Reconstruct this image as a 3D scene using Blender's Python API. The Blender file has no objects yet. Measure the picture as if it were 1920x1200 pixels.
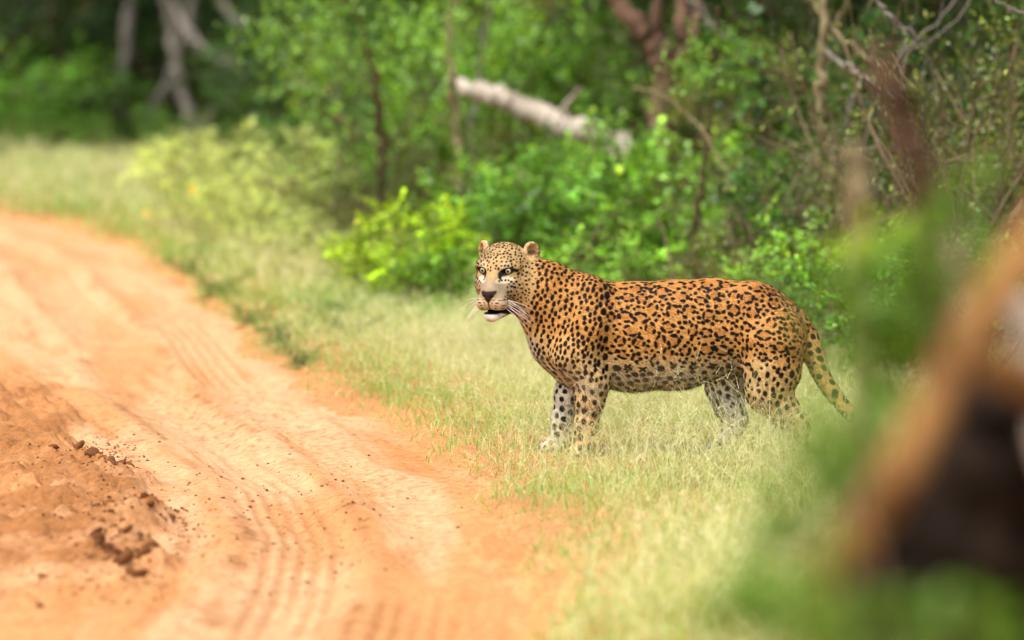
import bpy, math, random
import numpy as np
from mathutils import Vector

# ------------------------------------------------------------------ camera, sky, sun, exposure
S = bpy.context.scene
COL = S.collection
FPX, DIST = 7888.0, 16.0                 # focal length in photo pixels, metres to the leopard
PITCH = math.atan(700 / FPX)
CAM_H = DIST * math.tan(PITCH + math.atan(250 / FPX))
cam_d = bpy.data.cameras.new('camera')
cam = bpy.data.objects.new('camera', cam_d); COL.objects.link(cam)
cam.location = (0, -DIST, CAM_H)
cam.rotation_euler = (math.pi / 2 - PITCH, 0, 0)
cam_d.sensor_width = 36; cam_d.lens = FPX * 36 / 1920
cam_d.clip_start = 0.1; cam_d.clip_end = 2000
cam_d.dof.use_dof = True
cam_d.dof.focus_distance = DIST / math.cos(PITCH) - 0.15
cam_d.dof.aperture_fstop = cam_d.lens / 100.0      # a 100 mm wide pupil
S.camera = cam
SUN_EL, SUN_AZ = math.radians(63), math.radians(218)   # azimuth from +Y (north) clockwise
w = bpy.data.worlds.new('World'); S.world = w; w.use_nodes = True
nt = w.node_tree; nt.nodes.clear()
sky = nt.nodes.new('ShaderNodeTexSky'); sky.sky_type = 'NISHITA'; sky.sun_disc = False
sky.sun_elevation = SUN_EL; sky.sun_rotation = SUN_AZ; sky.dust_density = 4; sky.air_density = 1.0
hs = nt.nodes.new('ShaderNodeHueSaturation'); hs.inputs['Saturation'].default_value = 0.25
bg = nt.nodes.new('ShaderNodeBackground'); bg.inputs['Strength'].default_value = 0.15
wo = nt.nodes.new('ShaderNodeOutputWorld')
nt.links.new(sky.outputs[0], hs.inputs['Color']); nt.links.new(hs.outputs[0], bg.inputs[0]); nt.links.new(bg.outputs[0], wo.inputs[0])
sun_d = bpy.data.lights.new('sun', 'SUN'); sun_d.energy = 1.5; sun_d.angle = math.radians(14); sun_d.color = (1, .95, .86)
sun = bpy.data.objects.new('sun', sun_d); COL.objects.link(sun)
sv = Vector((math.sin(SUN_AZ) * math.cos(SUN_EL), math.cos(SUN_AZ) * math.cos(SUN_EL), math.sin(SUN_EL)))
sun.rotation_euler = (-sv).to_track_quat('-Z', 'Y').to_euler(); sun.location = sv * 30
S.view_settings.view_transform = 'Standard'; S.view_settings.look = 'None'
S.view_settings.gamma = 1; S.view_settings.use_curve_mapping = False
S.view_settings.exposure = 1.02
S.render.engine = 'CYCLES'
S.cycles.use_denoising = True
S.cycles.max_bounces = 6; S.cycles.diffuse_bounces = 4; S.cycles.glossy_bounces = 2
S.cycles.transmission_bounces = 4; S.cycles.transparent_max_bounces = 4
S.cycles.caustics_reflective = False; S.cycles.caustics_refractive = False

def ray(px, py):
    """direction (unit along the lens axis) of the photo's pixel"""
    r, u = (px - 960) / FPX, -(py - 600) / FPX
    c, s = math.cos(PITCH), math.sin(PITCH)
    return np.array([r, c + u * s, -s + u * c])
def at(px, py, d):
    """the point at d metres of ground distance from the camera that the photo shows at that pixel"""
    v = ray(px, py); return np.array([0, -DIST, CAM_H]) + v * (d / v[1])
def ground_at(px, py):
    v = ray(px, py); return np.array([0, -DIST, CAM_H]) + v * (CAM_H / -v[2])

# ------------------------------------------------------------------ helpers
def hash3(i, j, k, seed):
    n = (i.astype(np.int64) * 374761393 + j.astype(np.int64) * 668265263 + k.astype(np.int64) * 2147483647 + seed * 1274126177) & 0xffffffff
    n = ((n ^ (n >> 13)) * 1274126177) & 0xffffffff
    n = ((n ^ (n >> 15)) * 2246822519) & 0xffffffff
    return ((n ^ (n >> 16)) & 0xffff) / 65535.0
def noise(p, seed=0):
    """smooth value noise in -1..1 for points (N,3) or (N,2)"""
    if p.shape[1] == 2: p = np.c_[p, np.zeros(len(p))]
    f = np.floor(p).astype(np.int64); t = p - f; t = t * t * (3 - 2 * t)
    r = 0
    for a in (0, 1):
        for b in (0, 1):
            for c in (0, 1):
                wt = (t[:, 0] if a else 1 - t[:, 0]) * (t[:, 1] if b else 1 - t[:, 1]) * (t[:, 2] if c else 1 - t[:, 2])
                r = r + wt * hash3(f[:, 0] + a, f[:, 1] + b, f[:, 2] + c, seed)
    return r * 2 - 1
def fbm(p, oct=4, seed=0):
    r, a = 0, 1.0
    for o in range(oct): r = r + a * noise(p * 2 ** o + 17.3 * o, seed + o); a *= .5
    return r
def sstep(a, b, x): t = np.clip((x - a) / (b - a), 0, 1); return t * t * (3 - 2 * t)
def unit(v): return v / np.maximum(np.linalg.norm(v, axis=-1, keepdims=True), 1e-9)

def make_mesh(name, v, faces, n, color=None, smooth=False):
    """mesh from an (N,3) array and an (M,n) face array; optional colour for each vertex"""
    me = bpy.data.meshes.new(name)
    v = np.asarray(v, np.float32); faces = np.asarray(faces, np.int32)
    me.vertices.add(len(v)); me.vertices.foreach_set('co', v.ravel())
    me.loops.add(faces.size); me.loops.foreach_set('vertex_index', faces.ravel())
    me.polygons.add(len(faces)); me.polygons.foreach_set('loop_start', np.arange(0, faces.size, n, dtype=np.int32))
    me.update(calc_edges=True)
    if color is not None:
        at_ = me.color_attributes.new('tint', 'FLOAT_COLOR', 'POINT')
        at_.data.foreach_set('color', np.c_[color, np.ones(len(color))].astype(np.float32).ravel())
    if smooth: me.polygons.foreach_set('use_smooth', np.ones(len(faces), bool))
    return me
def link(name, data, parent=None, mat=None, loc=None):
    o = bpy.data.objects.new(name, data); COL.objects.link(o)
    if parent is not None: o.parent = parent
    if loc is not None: o.location = loc
    if mat is not None and data is not None:
        if not data.materials: data.materials.append(mat)
        elif data.materials[0] is not mat:
            o.material_slots[0].link = 'OBJECT'; o.material_slots[0].material = mat
    return o
def tag(o, label=None, cat=None, group=None, kind=None):
    for k, x in (('label', label), ('category', cat), ('group', group), ('kind', kind)):
        if x: o[k] = x
    return o

class Tubes:
    """tapered tubes along polylines, collected into one mesh"""
    def __init__(s): s.v, s.f, s.n = [], [], 0
    def add(s, pts, rad, sides=6):
        pts = np.asarray(pts, float); rad = np.broadcast_to(np.asarray(rad, float), (len(pts),))
        t = unit(np.gradient(pts, axis=0)); ref = np.array([.3, .2, 1.0]) if abs(t[0, 2]) < .9 else np.array([1.0, .2, 0])
        a = unit(np.cross(t, ref)); b = np.cross(t, a)
        th = np.arange(sides) * 2 * math.pi / sides
        ring = pts[:, None] + rad[:, None, None] * (np.cos(th)[None, :, None] * a[:, None] + np.sin(th)[None, :, None] * b[:, None])
        m = len(pts); i = np.arange(m - 1)[:, None] * sides; j = np.arange(sides)[None]
        q = np.stack([i + j, i + (j + 1) % sides, i + sides + (j + 1) % sides, i + sides + j], -1).reshape(-1, 4)
        s.v.append(ring.reshape(-1, 3)); s.f.append(q + s.n); s.n += m * sides
        caps = np.array([pts[0], pts[-1]]); s.v.append(caps)
        e = (m - 1) * sides
        c0 = np.stack([np.full(sides, s.n), (np.arange(sides) + 1) % sides + s.n - m * sides, np.arange(sides) + s.n - m * sides, np.full(sides, s.n)], -1)
        c1 = np.stack([np.full(sides, s.n + 1), np.arange(sides) + e + s.n - m * sides, (np.arange(sides) + 1) % sides + e + s.n - m * sides, np.full(sides, s.n + 1)], -1)
        s.t = getattr(s, 't', []); s.t += [c0[:, :3], c1[:, :3]]; s.n += 2
        return s
    def mesh(s, name):
        me = bpy.data.meshes.new(name)
        v = np.concatenate(s.v).astype(np.float32); q = np.concatenate(s.f).astype(np.int32); t = np.concatenate(s.t).astype(np.int32)
        me.vertices.add(len(v)); me.vertices.foreach_set('co', v.ravel())
        me.loops.add(q.size + t.size); me.loops.foreach_set('vertex_index', np.concatenate([q.ravel(), t.ravel()]))
        me.polygons.add(len(q) + len(t))
        me.polygons.foreach_set('loop_start', np.concatenate([np.arange(len(q)) * 4, q.size + np.arange(len(t)) * 3]).astype(np.int32))
        me.update(calc_edges=True)
        me.polygons.foreach_set('use_smooth', np.ones(len(q) + len(t), bool))
        return me
def smooth_path(pts, n):
    """Catmull-Rom curve through the points"""
    p = np.asarray(pts, float); p = np.concatenate([[2 * p[0] - p[1]], p, [2 * p[-1] - p[-2]]])
    u = np.linspace(0, len(p) - 3 - 1e-6, n); i = u.astype(int); t = (u - i)[:, None]
    a, b, c, d = p[i], p[i + 1], p[i + 2], p[i + 3]
    return .5 * (2 * b + (c - a) * t + (2 * a - 5 * b + 4 * c - d) * t ** 2 + (3 * b - a - 3 * c + d) * t ** 3)

# ------------------------------------------------------------------ materials
class Mat:
    def __init__(s, name):
        s.m = bpy.data.materials.new(name); s.m.use_nodes = True; s.t = s.m.node_tree; s.t.nodes.clear()
        s.out = s.n('ShaderNodeOutputMaterial')
    def n(s, kind, **kw):
        nd = s.t.nodes.new(kind)
        for k, v in kw.items():
            if k in nd.inputs: nd.inputs[k].default_value = v
            else: setattr(nd, k, v)
        return nd
    def l(s, a, b): s.t.links.new(a, b)
    def mix(s, fac, a, b, blend='MIX'):
        m = s.n('ShaderNodeMix', data_type='RGBA', blend_type=blend)
        for i, x in ((0, fac), (6, a), (7, b)):
            if hasattr(x, 'is_linked'): s.l(x, m.inputs[i])
            elif i: m.inputs[i].default_value = (*x, 1)
            else: m.inputs[i].default_value = x
        return m.outputs[2]
def leaf_material(name, tint, trans=.3, rough=.38, vary=.25):
    """leaf colour = tint times the leaf's own shade, a little different on every plant"""
    M = Mat(name)
    a = M.n('ShaderNodeAttribute', attribute_name='tint')
    c = M.mix(1.0, a.outputs['Color'], tint, 'MULTIPLY')
    oi = M.n('ShaderNodeObjectInfo')
    h = M.n('ShaderNodeHueSaturation'); M.l(c, h.inputs['Color'])
    mr = M.n('ShaderNodeMapRange'); M.l(oi.outputs['Random'], mr.inputs[0]); mr.inputs[3].default_value = 1 - vary; mr.inputs[4].default_value = 1 + vary
    M.l(mr.outputs[0], h.inputs['Value'])
    p = M.n('ShaderNodeBsdfPrincipled', Roughness=rough); M.l(h.outputs[0], p.inputs['Base Color'])
    p.inputs['Specular IOR Level'].default_value = .45
    t = M.n('ShaderNodeBsdfTranslucent')
    tc = M.mix(1.0, h.outputs[0], (1.25, 1.25, .5), 'MULTIPLY'); M.l(tc, t.inputs['Color'])
    ms = M.n('ShaderNodeMixShader'); ms.inputs[0].default_value = trans
    M.l(p.outputs[0], ms.inputs[1]); M.l(t.outputs[0], ms.inputs[2]); M.l(ms.outputs[0], M.out.inputs[0])
    return M.m
def bark_material(name, c1, c2, scale=18, bump=.6):
    M = Mat(name)
    tc = M.n('ShaderNodeTexCoord')
    mp = M.n('ShaderNodeMapping'); mp.inputs['Scale'].default_value = (1, 1, .35); M.l(tc.outputs['Object'], mp.inputs[0])
    n1 = M.n('ShaderNodeTexNoise', Scale=scale, Detail=6.0, Roughness=.65); M.l(mp.outputs[0], n1.inputs['Vector'])
    n2 = M.n('ShaderNodeTexNoise', Scale=scale * .25, Detail=2.0); M.l(tc.outputs['Object'], n2.inputs['Vector'])
    r = M.n('ShaderNodeValToRGB'); r.color_ramp.elements[0].position = .35; r.color_ramp.elements[1].position = .68
    r.color_ramp.elements[0].color = (*c1, 1); r.color_ramp.elements[1].color = (*c2, 1)
    ad = M.n('ShaderNodeMath', operation='MULTIPLY_ADD'); ad.inputs[1].default_value = .6
    M.l(n2.outputs[0], ad.inputs[0]); 
    hf = M.n('ShaderNodeMath', operation='MULTIPLY'); hf.inputs[1].default_value = .4; M.l(n1.outputs[0], hf.inputs[0]); M.l(hf.outputs[0], ad.inputs[2])
    M.l(ad.outputs[0], r.inputs[0])
    p = M.n('ShaderNodeBsdfPrincipled', Roughness=.95); p.inputs['Specular IOR Level'].default_value = .1; M.l(r.outputs[0], p.inputs['Base Color'])
    b = M.n('ShaderNodeBump', Strength=bump, Distance=.01); M.l(n1.outputs[0], b.inputs['Height']); M.l(b.outputs[0], p.inputs['Normal'])
    M.l(p.outputs[0], M.out.inputs[0]); return M.m
# ------------------------------------------------------------------ ground and track
_e = np.array([ground_at(*p)[:2] for p in ((0, 398), (140, 432), (270, 482), (330, 548), (430, 625), (560, 735), (680, 800), (760, 850), (850, 895), (935, 990), (950, 1090), (930, 1200))])
_e = _e[np.argsort(_e[:, 1])]
def edge(y):
    """x of the track's grassy right-hand edge"""
    y = np.asarray(y, float)
    e = np.interp(y, _e[:, 1], _e[:, 0])
    e = np.where(y > _e[-1, 1], _e[-1, 0] - (y - _e[-1, 1]) * .42, e)
    return np.where(y < _e[0, 1], _e[0, 0] + 0 * y, e)
def verge_rise(x, y):
    p = np.c_[np.ravel(x), np.ravel(y)]
    e = edge(p[:, 1])
    d = p[:, 0] - e + .10 * noise(p * 2.2, 5) + .07 * noise(p * 7, 6)
    right = sstep(-.12, .22, d); left = sstep(3.0, 3.6, -d)
    return np.maximum(right, left), d
def ground_z(x, y):
    r, d = verge_rise(x, y); p = np.c_[np.ravel(x), np.ravel(y)]
    return -.13 + r * (.155 + .012 * noise(p * 1.3, 8) + .010 * noise(p * 6, 9)) - .02
def soil_material(name):
    M = Mat(name); a = M.n('ShaderNodeAttribute', attribute_name='tint')
    tc = M.n('ShaderNodeTexCoord')
    n1 = M.n('ShaderNodeTexNoise', Scale=38.0, Detail=8.0, Roughness=.7); M.l(tc.outputs['Object'], n1.inputs['Vector'])
    n2 = M.n('ShaderNodeTexNoise', Scale=5.0, Detail=4.0); M.l(tc.outputs['Object'], n2.inputs['Vector'])
    n3 = M.n('ShaderNodeTexNoise', Scale=160.0, Detail=3.0); M.l(tc.outputs['Object'], n3.inputs['Vector'])
    r = M.n('ShaderNodeValToRGB'); r.color_ramp.elements[0].position = .33; r.color_ramp.elements[0].color = (.66, .60, .54, 1); r.color_ramp.elements[1].position = .62; r.color_ramp.elements[1].color = (1.08, 1.06, 1.04, 1)
    M.l(n1.outputs[0], r.inputs[0])
    r2 = M.n('ShaderNodeValToRGB'); r2.color_ramp.elements[0].color = (.84, .80, .76, 1); r2.color_ramp.elements[1].color = (1.14, 1.14, 1.14, 1); M.l(n2.outputs[0], r2.inputs[0])
    c = M.mix(1.0, a.outputs['Color'], r.outputs[0], 'MULTIPLY'); c = M.mix(1.0, c, r2.outputs[0], 'MULTIPLY')
    p = M.n('ShaderNodeBsdfPrincipled', Roughness=.95); M.l(c, p.inputs['Base Color']); p.inputs['Specular IOR Level'].default_value = .1
    ad = M.n('ShaderNodeMath', operation='ADD'); M.l(n1.outputs[0], ad.inputs[0]); M.l(n3.outputs[0], ad.inputs[1])
    b = M.n('ShaderNodeBump', Strength=.55, Distance=.012); M.l(ad.outputs[0], b.inputs['Height']); M.l(b.outputs[0], p.inputs['Normal'])
    M.l(p.outputs[0], M.out.inputs[0]); return M.m
SOIL = soil_material('red_earth')
def grid(xs, ys):
    X, Y = np.meshgrid(xs, ys, indexing='ij'); a, b = len(xs), len(ys)
    i, j = np.meshgrid(np.arange(a - 1), np.arange(b - 1), indexing='ij'); k = i * b + j
    return X.ravel(), Y.ravel(), np.stack([k, k + b, k + b + 1, k + 1], -1).reshape(-1, 4)
gx = np.r_[-400, -200, -100, -50, -25, -14, np.arange(-8, 6.01, .05), 9, 14, 25, 50, 100, 200, 400]
gy = np.r_[-300, -120, -60, -30, -18, np.arange(-12, -5.5, .3), np.arange(-5.5, 12, .05), np.arange(12, 32, .15), 36, 44, 60, 90, 150, 300, 600]
X, Y, Fq = grid(gx, gy); Zg = ground_z(X, Y)
pp = np.c_[X, Y]; nn = fbm(pp * 1.4, 3, 40)[:, None]
gc = np.array([.50, .25, .105]) * (1 + .12 * nn)
rr_, dd_ = verge_rise(X, Y); litter = sstep(.25, 1.2, dd_)[:, None]
gc = gc * (1 - .75 * litter) + .75 * litter * (np.array([.16, .135, .06]) * (1 + .3 * nn))
tag(link('ground', make_mesh('ground', np.c_[X, Y, Zg], Fq, 4, gc, True), None, SOIL), kind='structure')

def track_profile(u, y):
    """height and colour of the track surface; u = metres from its grassy edge"""
    p = np.c_[u, y]
    wander = .06 * noise(np.c_[y * .35, 0 * y], 50)
    q = u + wander
    h = np.zeros_like(u)
    rut = lambda c, wdt: np.exp(-((q - c) / wdt) ** 2)
    h -= .030 * rut(.60, .16) + .022 * rut(2.15, .2) + .012 * rut(.22, .10)
    h += .020 * rut(.38, .06) + .018 * rut(.86, .08) + .015 * rut(1.9, .1)
    h += .010 * fbm(np.c_[u * 5, y * .8], 3, 51) + .006 * fbm(p * 5, 3, 52)
    tread = np.exp(-((q - .24) / .11) ** 2) * sstep(-.1, .4, noise(p * .9, 53) + .25)
    h += .006 * tread * np.sin(y * 2 * math.pi / .062 + 4 * np.abs(q - .24) * 10)
    tr2 = np.exp(-((q - .60) / .12) ** 2) * sstep(.1, .5, noise(p * .7, 54))
    h += .0045 * tr2 * np.sin(y * 2 * math.pi / .055 - 30 * np.abs(q - .6))
    # churned, darker mound of damp earth further out
    cn = .10 * fbm(p * 2.6, 4, 55) + .05 * noise(p * 11, 56)
    mound = sstep(1.10, 1.22, u + cn - .05 * np.cos(y * 1.1)) * sstep(-3.9, -2.4, y + 2 * cn) * sstep(4.2, 1.8, y + 3 * cn) * sstep(2.5, 1.9, u)
    h += mound * (.036 + .022 * fbm(p * 3.2, 3, 57) + .040 * np.abs(fbm(p * 9, 4, 58)))
    crumb = sstep(.55, 1.0, mound + .5 * sstep(.86, 1.16, u + cn) * sstep(.0, .45, noise(p * 2.1, 59) + .12) * sstep(-3.8, -1.5, y) * sstep(3, 1, y))
    h += crumb * .012 * np.abs(fbm(p * 24, 3, 60))
    pale = np.array([.62, .365, .20]); orange = np.array([.56, .275, .115]); dark = np.array([.20, .085, .035]); brown = np.array([.45, .205, .075])
    s1 = sstep(-.35, .55, fbm(np.c_[u * 4.5, y * .55], 4, 61))[:, None]
    c = pale * (1 - s1) + orange * s1
    s2 = (sstep(.3, .9, fbm(np.c_[u * 9, y * .9], 4, 62)) * .55)[:, None]
    c = c * (1 - s2) + brown * s2
    lines = np.maximum(rut(.40, .028), np.maximum(rut(.80, .035), .8 * rut(1.0, .03))) * sstep(-.25, .5, fbm(np.c_[u * 3, y * 1.6], 3, 63))
    grit = sstep(.15, .55, fbm(p * 16, 3, 64)) * np.clip(lines * 1.3 + .15, 0, 1)
    c = c * (1 - .6 * lines[:, None]) + brown * .85 * .6 * lines[:, None]
    c = c * (1 - .7 * grit[:, None]) + brown * .6 * .7 * grit[:, None]
    spk = (sstep(.42, .62, noise(p * [55, 30], 66)) * sstep(-.1, .5, noise(p * 1.3, 67)) * .55)[:, None]; c = c * (1 - spk) + brown * .55 * spk
    trd = (np.maximum(tread, tr2) * sstep(.2, .9, np.sin(y * 2 * math.pi / .062 + 40 * np.abs(q - .24))) * .4)[:, None]; c = c * (1 - trd) + brown * .8 * trd
    dm = np.clip(mound * (.55 + .6 * fbm(p * 4, 4, 65)) + crumb * .3, 0, 1)[:, None]
    c = c * (1 - dm) + (brown * (1 - .45 * crumb[:, None]) + dark * .45 * crumb[:, None]) * dm
    for gi, gu in enumerate((.10, .155, .21, .265, .32, .50, .555, .61, .665, .72, 1.86, 1.93, 2.0, 2.07)):     # grooves left by tyres
        on = sstep(-.15, .25, noise(np.c_[y * .45, np.full(len(y), gi // 5 * 3.1)], 90) + .25 * noise(np.c_[y * 2.5, np.full(len(y), gi * 1.7)], 91))
        gv = np.exp(-((q - gu) / .0135) ** 2) * on; h -= .007 * gv; h += .004 * np.exp(-((q - gu - .024) / .012) ** 2) * on
        gk = (gv * .5)[:, None]; c = c * (1 - gk) + brown * .85 * gk
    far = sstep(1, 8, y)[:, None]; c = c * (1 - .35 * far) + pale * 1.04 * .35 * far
    return h, c
tu = np.r_[np.arange(-.35, 2.6, .0125), np.arange(2.6, 3.7, .1)]
ty = np.r_[np.arange(-18, -5.2, .3), np.arange(-5.2, 5, .02), np.arange(5, 16, .05), np.arange(16, 45, .5)]
Ut, Yt, Ft = grid(tu, ty)
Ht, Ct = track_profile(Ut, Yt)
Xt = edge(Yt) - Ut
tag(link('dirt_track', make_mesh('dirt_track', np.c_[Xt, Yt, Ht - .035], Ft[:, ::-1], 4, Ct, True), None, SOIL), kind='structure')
def track_z(x, y):
    h, _ = track_profile(np.atleast_1d(edge(y) - x), np.atleast_1d(np.asarray(y, float))); return float(h[0]) - .035

# ------------------------------------------------------------------ grass (nobody could count it)
GR = np.random.default_rng(11)
def blades(pos, h, lean, wid, col, bend=1.0):
    """narrow curved blades: three pairs and a tip each"""
    n = len(pos); az = GR.uniform(0, 2 * math.pi, n); ld = np.c_[np.cos(az), np.sin(az), np.zeros(n)]
    fa = GR.uniform(0, 2 * math.pi, n); side = np.c_[np.cos(fa), np.sin(fa), np.zeros(n)] * wid[:, None] * .5
    out = []
    for t, wq in ((0, 1), (.38, .95), (.74, .7), (1, 0)):
        c = pos + np.array([0, 0, 1.0]) * (h * t * (1 - .32 * lean * t))[:, None] + ld * (h * lean * t ** (1.6 * bend))[:, None]
        out += [c - side * wq, c + side * wq] if wq else [c]
    V = np.stack(out, 1).reshape(-1, 3); o = np.arange(n)[:, None] * 7
    F = np.concatenate([o + np.array(t)[None] for t in ((0, 1, 3), (0, 3, 2), (2, 3, 5), (2, 5, 4), (4, 5, 6))])
    return V, F, np.repeat(col, 7, 0), out[-1]
def scatter(n, y0, y1, off=(0, .05)):
    """n points on the verge between two depths, only where the frame can see them or a step beside it"""
    d = np.sqrt(GR.uniform((y0 + DIST) ** 2, (y1 + DIST) ** 2, n)); y = d - DIST
    x = GR.uniform(-1300, 1180, n) / FPX * d
    e = x - edge(y) + .16 * noise(np.c_[x, y] * 1.7, 70) + .09 * noise(np.c_[x, y] * 6, 71)
    keep = e > GR.uniform(off[0], off[1], n) ** 1.0
    keep &= y < np.interp(x, [-9, -4.5, -3.0, -1.5, .2, 2.2, 4], [22, 22, 21, 13, 7.5, 4.6, 3.4]) + 1.0 + (.8 + 1.6 * sstep(8, 16, y)) * noise(np.c_[x, y] * .8, 72)
    x, y, e = x[keep], y[keep], e[keep]
    return np.c_[x, y, ground_z(x, y) - .004], e
straw = np.array([.66, .635, .39]); ygreen = np.array([.45, .54, .185]); green = np.array([.21, .38, .075])
def grass_cols(p, e, gshift=0.0):
    n = len(p); m = fbm(p[:, :2] * .9, 3, 73) * .55 + GR.normal(0, .42, n) + gshift + .35 * sstep(.9, .1, e)
    a = sstep(-.7, .2, m)[:, None]; b = sstep(.25, 1.0, m)[:, None]
    c = straw * (1 - a) + ygreen * a; c = c * (1 - b) + green * b
    return c * GR.uniform(.75, 1.2, (n, 1))
def grass(name, parts, mat):
    V, F, C, o = [], [], [], 0
    for v, f, c in parts: V.append(v); F.append(f + o); C.append(c); o += len(v)
    return link(name, make_mesh(name, np.concatenate(V), np.concatenate(F), 3, np.concatenate(C)), None, mat)
GRASS = leaf_material('grass_blade', (1, 1, 1), trans=.4, rough=.55, vary=0)
HERB = leaf_material('herb_leaf', (1, 1, 1), trans=.4, vary=0)
P1 = []
for n, y0, y1, hm, wm, gs in ((60000, -3.5, 4.5, .075, .0032, .30), (16000, -6.5, -3.5, .09, .0045, -.35), (52000, 4.5, 12, .10, .006, .3), (60000, 12, 30, .12, .012, .25)):
    p, e = scatter(n, y0, y1, (-.05, .25)); k = len(p)
    tuft = sstep(-.5, .5, noise(p[:, :2] * 3.1, 74)); h = hm * GR.uniform(.45, 1.5, k) * (.6 + .7 * tuft) * (.55 + .45 * sstep(0, .5, e))
    v, f, c, _ = blades(p, h, GR.uniform(.2, 1.25, k), wm * GR.uniform(.6, 1.3, k), grass_cols(p, e, gs)); P1.append((v, f, c))
tag(grass('grass', P1, GRASS), 'short yellow-green grass covering the verge beside the track', 'grass', kind='stuff')
P2 = []
for n, y0, y1, hm, wm in ((5000, -1.2, -.25, .34, .0016), (36000, -3.2, 5, .19, .0015), (16000, -6.5, -3.2, .22, .0028), (18000, 5, 12, .22, .004), (18000, 12, 30, .20, .008)):
    p, e = scatter(n, y0, y1, (.12, .7))
    if hm == .34: m = GR.random(len(p)) < np.clip(np.exp(-((p[:, 0] - 1.12) / .30) ** 2) + .08 * np.exp(-((p[:, 0] - .35) / .5) ** 2), 0, 1); p, e = p[m], e[m]      # taller tufts before the hind legs
    k = len(p)
    h = hm * GR.uniform(.5, 1.35, k) * (.7 + .5 * sstep(-.4, .5, noise(p[:, :2] * 1.6, 75))); col = grass_cols(p, e, -.55)
    v, f, c, tip = blades(p, h, GR.uniform(.15, 1.2, k), wm * GR.uniform(.7, 1.3, k), col, 1.25); P2.append((v, f, c))
    # open seed heads: a few hair-thin spikelets on the upper stem
    m = np.flatnonzero(GR.random(k) < .55); ns = 7
    b = np.repeat(tip[m], ns, 0); stem = unit(np.repeat(tip[m] - p[m], ns, 0)); b = b - stem * GR.uniform(0, .45, (len(b), 1)) * np.repeat(h[m], ns)[:, None]
    dr = unit(GR.normal(size=b.shape) + stem * .9 + [0, 0, .2]); ln = np.repeat(h[m], ns)[:, None] * GR.uniform(.08, .24, (len(b), 1))
    sd = unit(np.cross(dr, GR.normal(size=b.shape))) * wm * .5
    tv = np.stack([b - sd, b + sd, b + dr * ln], 1).reshape(-1, 3)
    P2.append((tv, np.arange(len(tv)).reshape(-1, 3), np.repeat(straw * 1.15 * GR.uniform(.8, 1.15, (len(b), 1)), 3, 0)))
tag(grass('seed_grass', P2, GRASS), 'wispy pale straw seed heads rising above the short grass', 'grass', kind='stuff')

def leaf_mesh_arrays(pos, axis, nrm, ln, wd, col, fold=.25):
    side = unit(np.cross(axis, nrm)); nrm = np.cross(side, axis)
    mid = pos + axis * (ln * .48)[:, None] + nrm * (wd * fold)[:, None]
    V = np.stack([pos, mid + side * (wd * .5)[:, None], pos + axis * ln[:, None], mid - side * (wd * .5)[:, None]], 1).reshape(-1, 3)
    o = np.arange(len(pos))[:, None] * 4
    F = np.concatenate([o + np.array([[0, 1, 2]]), o + np.array([[0, 2, 3]])])
    return V, F, np.repeat(col, 4, 0)
P3 = []
for n, y0, y1, sz in ((26000, -4.5, 5, .013), (14000, 5, 14, .022)):
    p, e = scatter(n, y0, y1, (-.12, .3)); keep = noise(p[:, :2] * 2.4, 76) + .5 * sstep(.6, .1, e) > GR.uniform(-.1, .8, len(p)); p, e = p[keep], e[keep]; k = len(p)
    p[:, 2] += GR.uniform(.005, .07, k); ax_ = unit(GR.normal(size=(k, 3)) * [1, 1, .45]); up = unit(GR.normal(size=(k, 3)) * .5 + [0, 0, 1.0])
    cl = np.where(GR.random(k)[:, None] < .5, np.array([.20, .36, .12]), np.array([.30, .44, .16])) * GR.uniform(.6, 1.3, (k, 1))
    P3.append(leaf_mesh_arrays(p, ax_, up, sz * GR.uniform(.7, 1.6, k), sz * .7 * GR.uniform(.6, 1.2, k), cl))
tag(grass('creeping_herbs', P3, HERB), 'small-leaved green creeping herbs along the track edge', 'herbs', kind='stuff')
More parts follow.
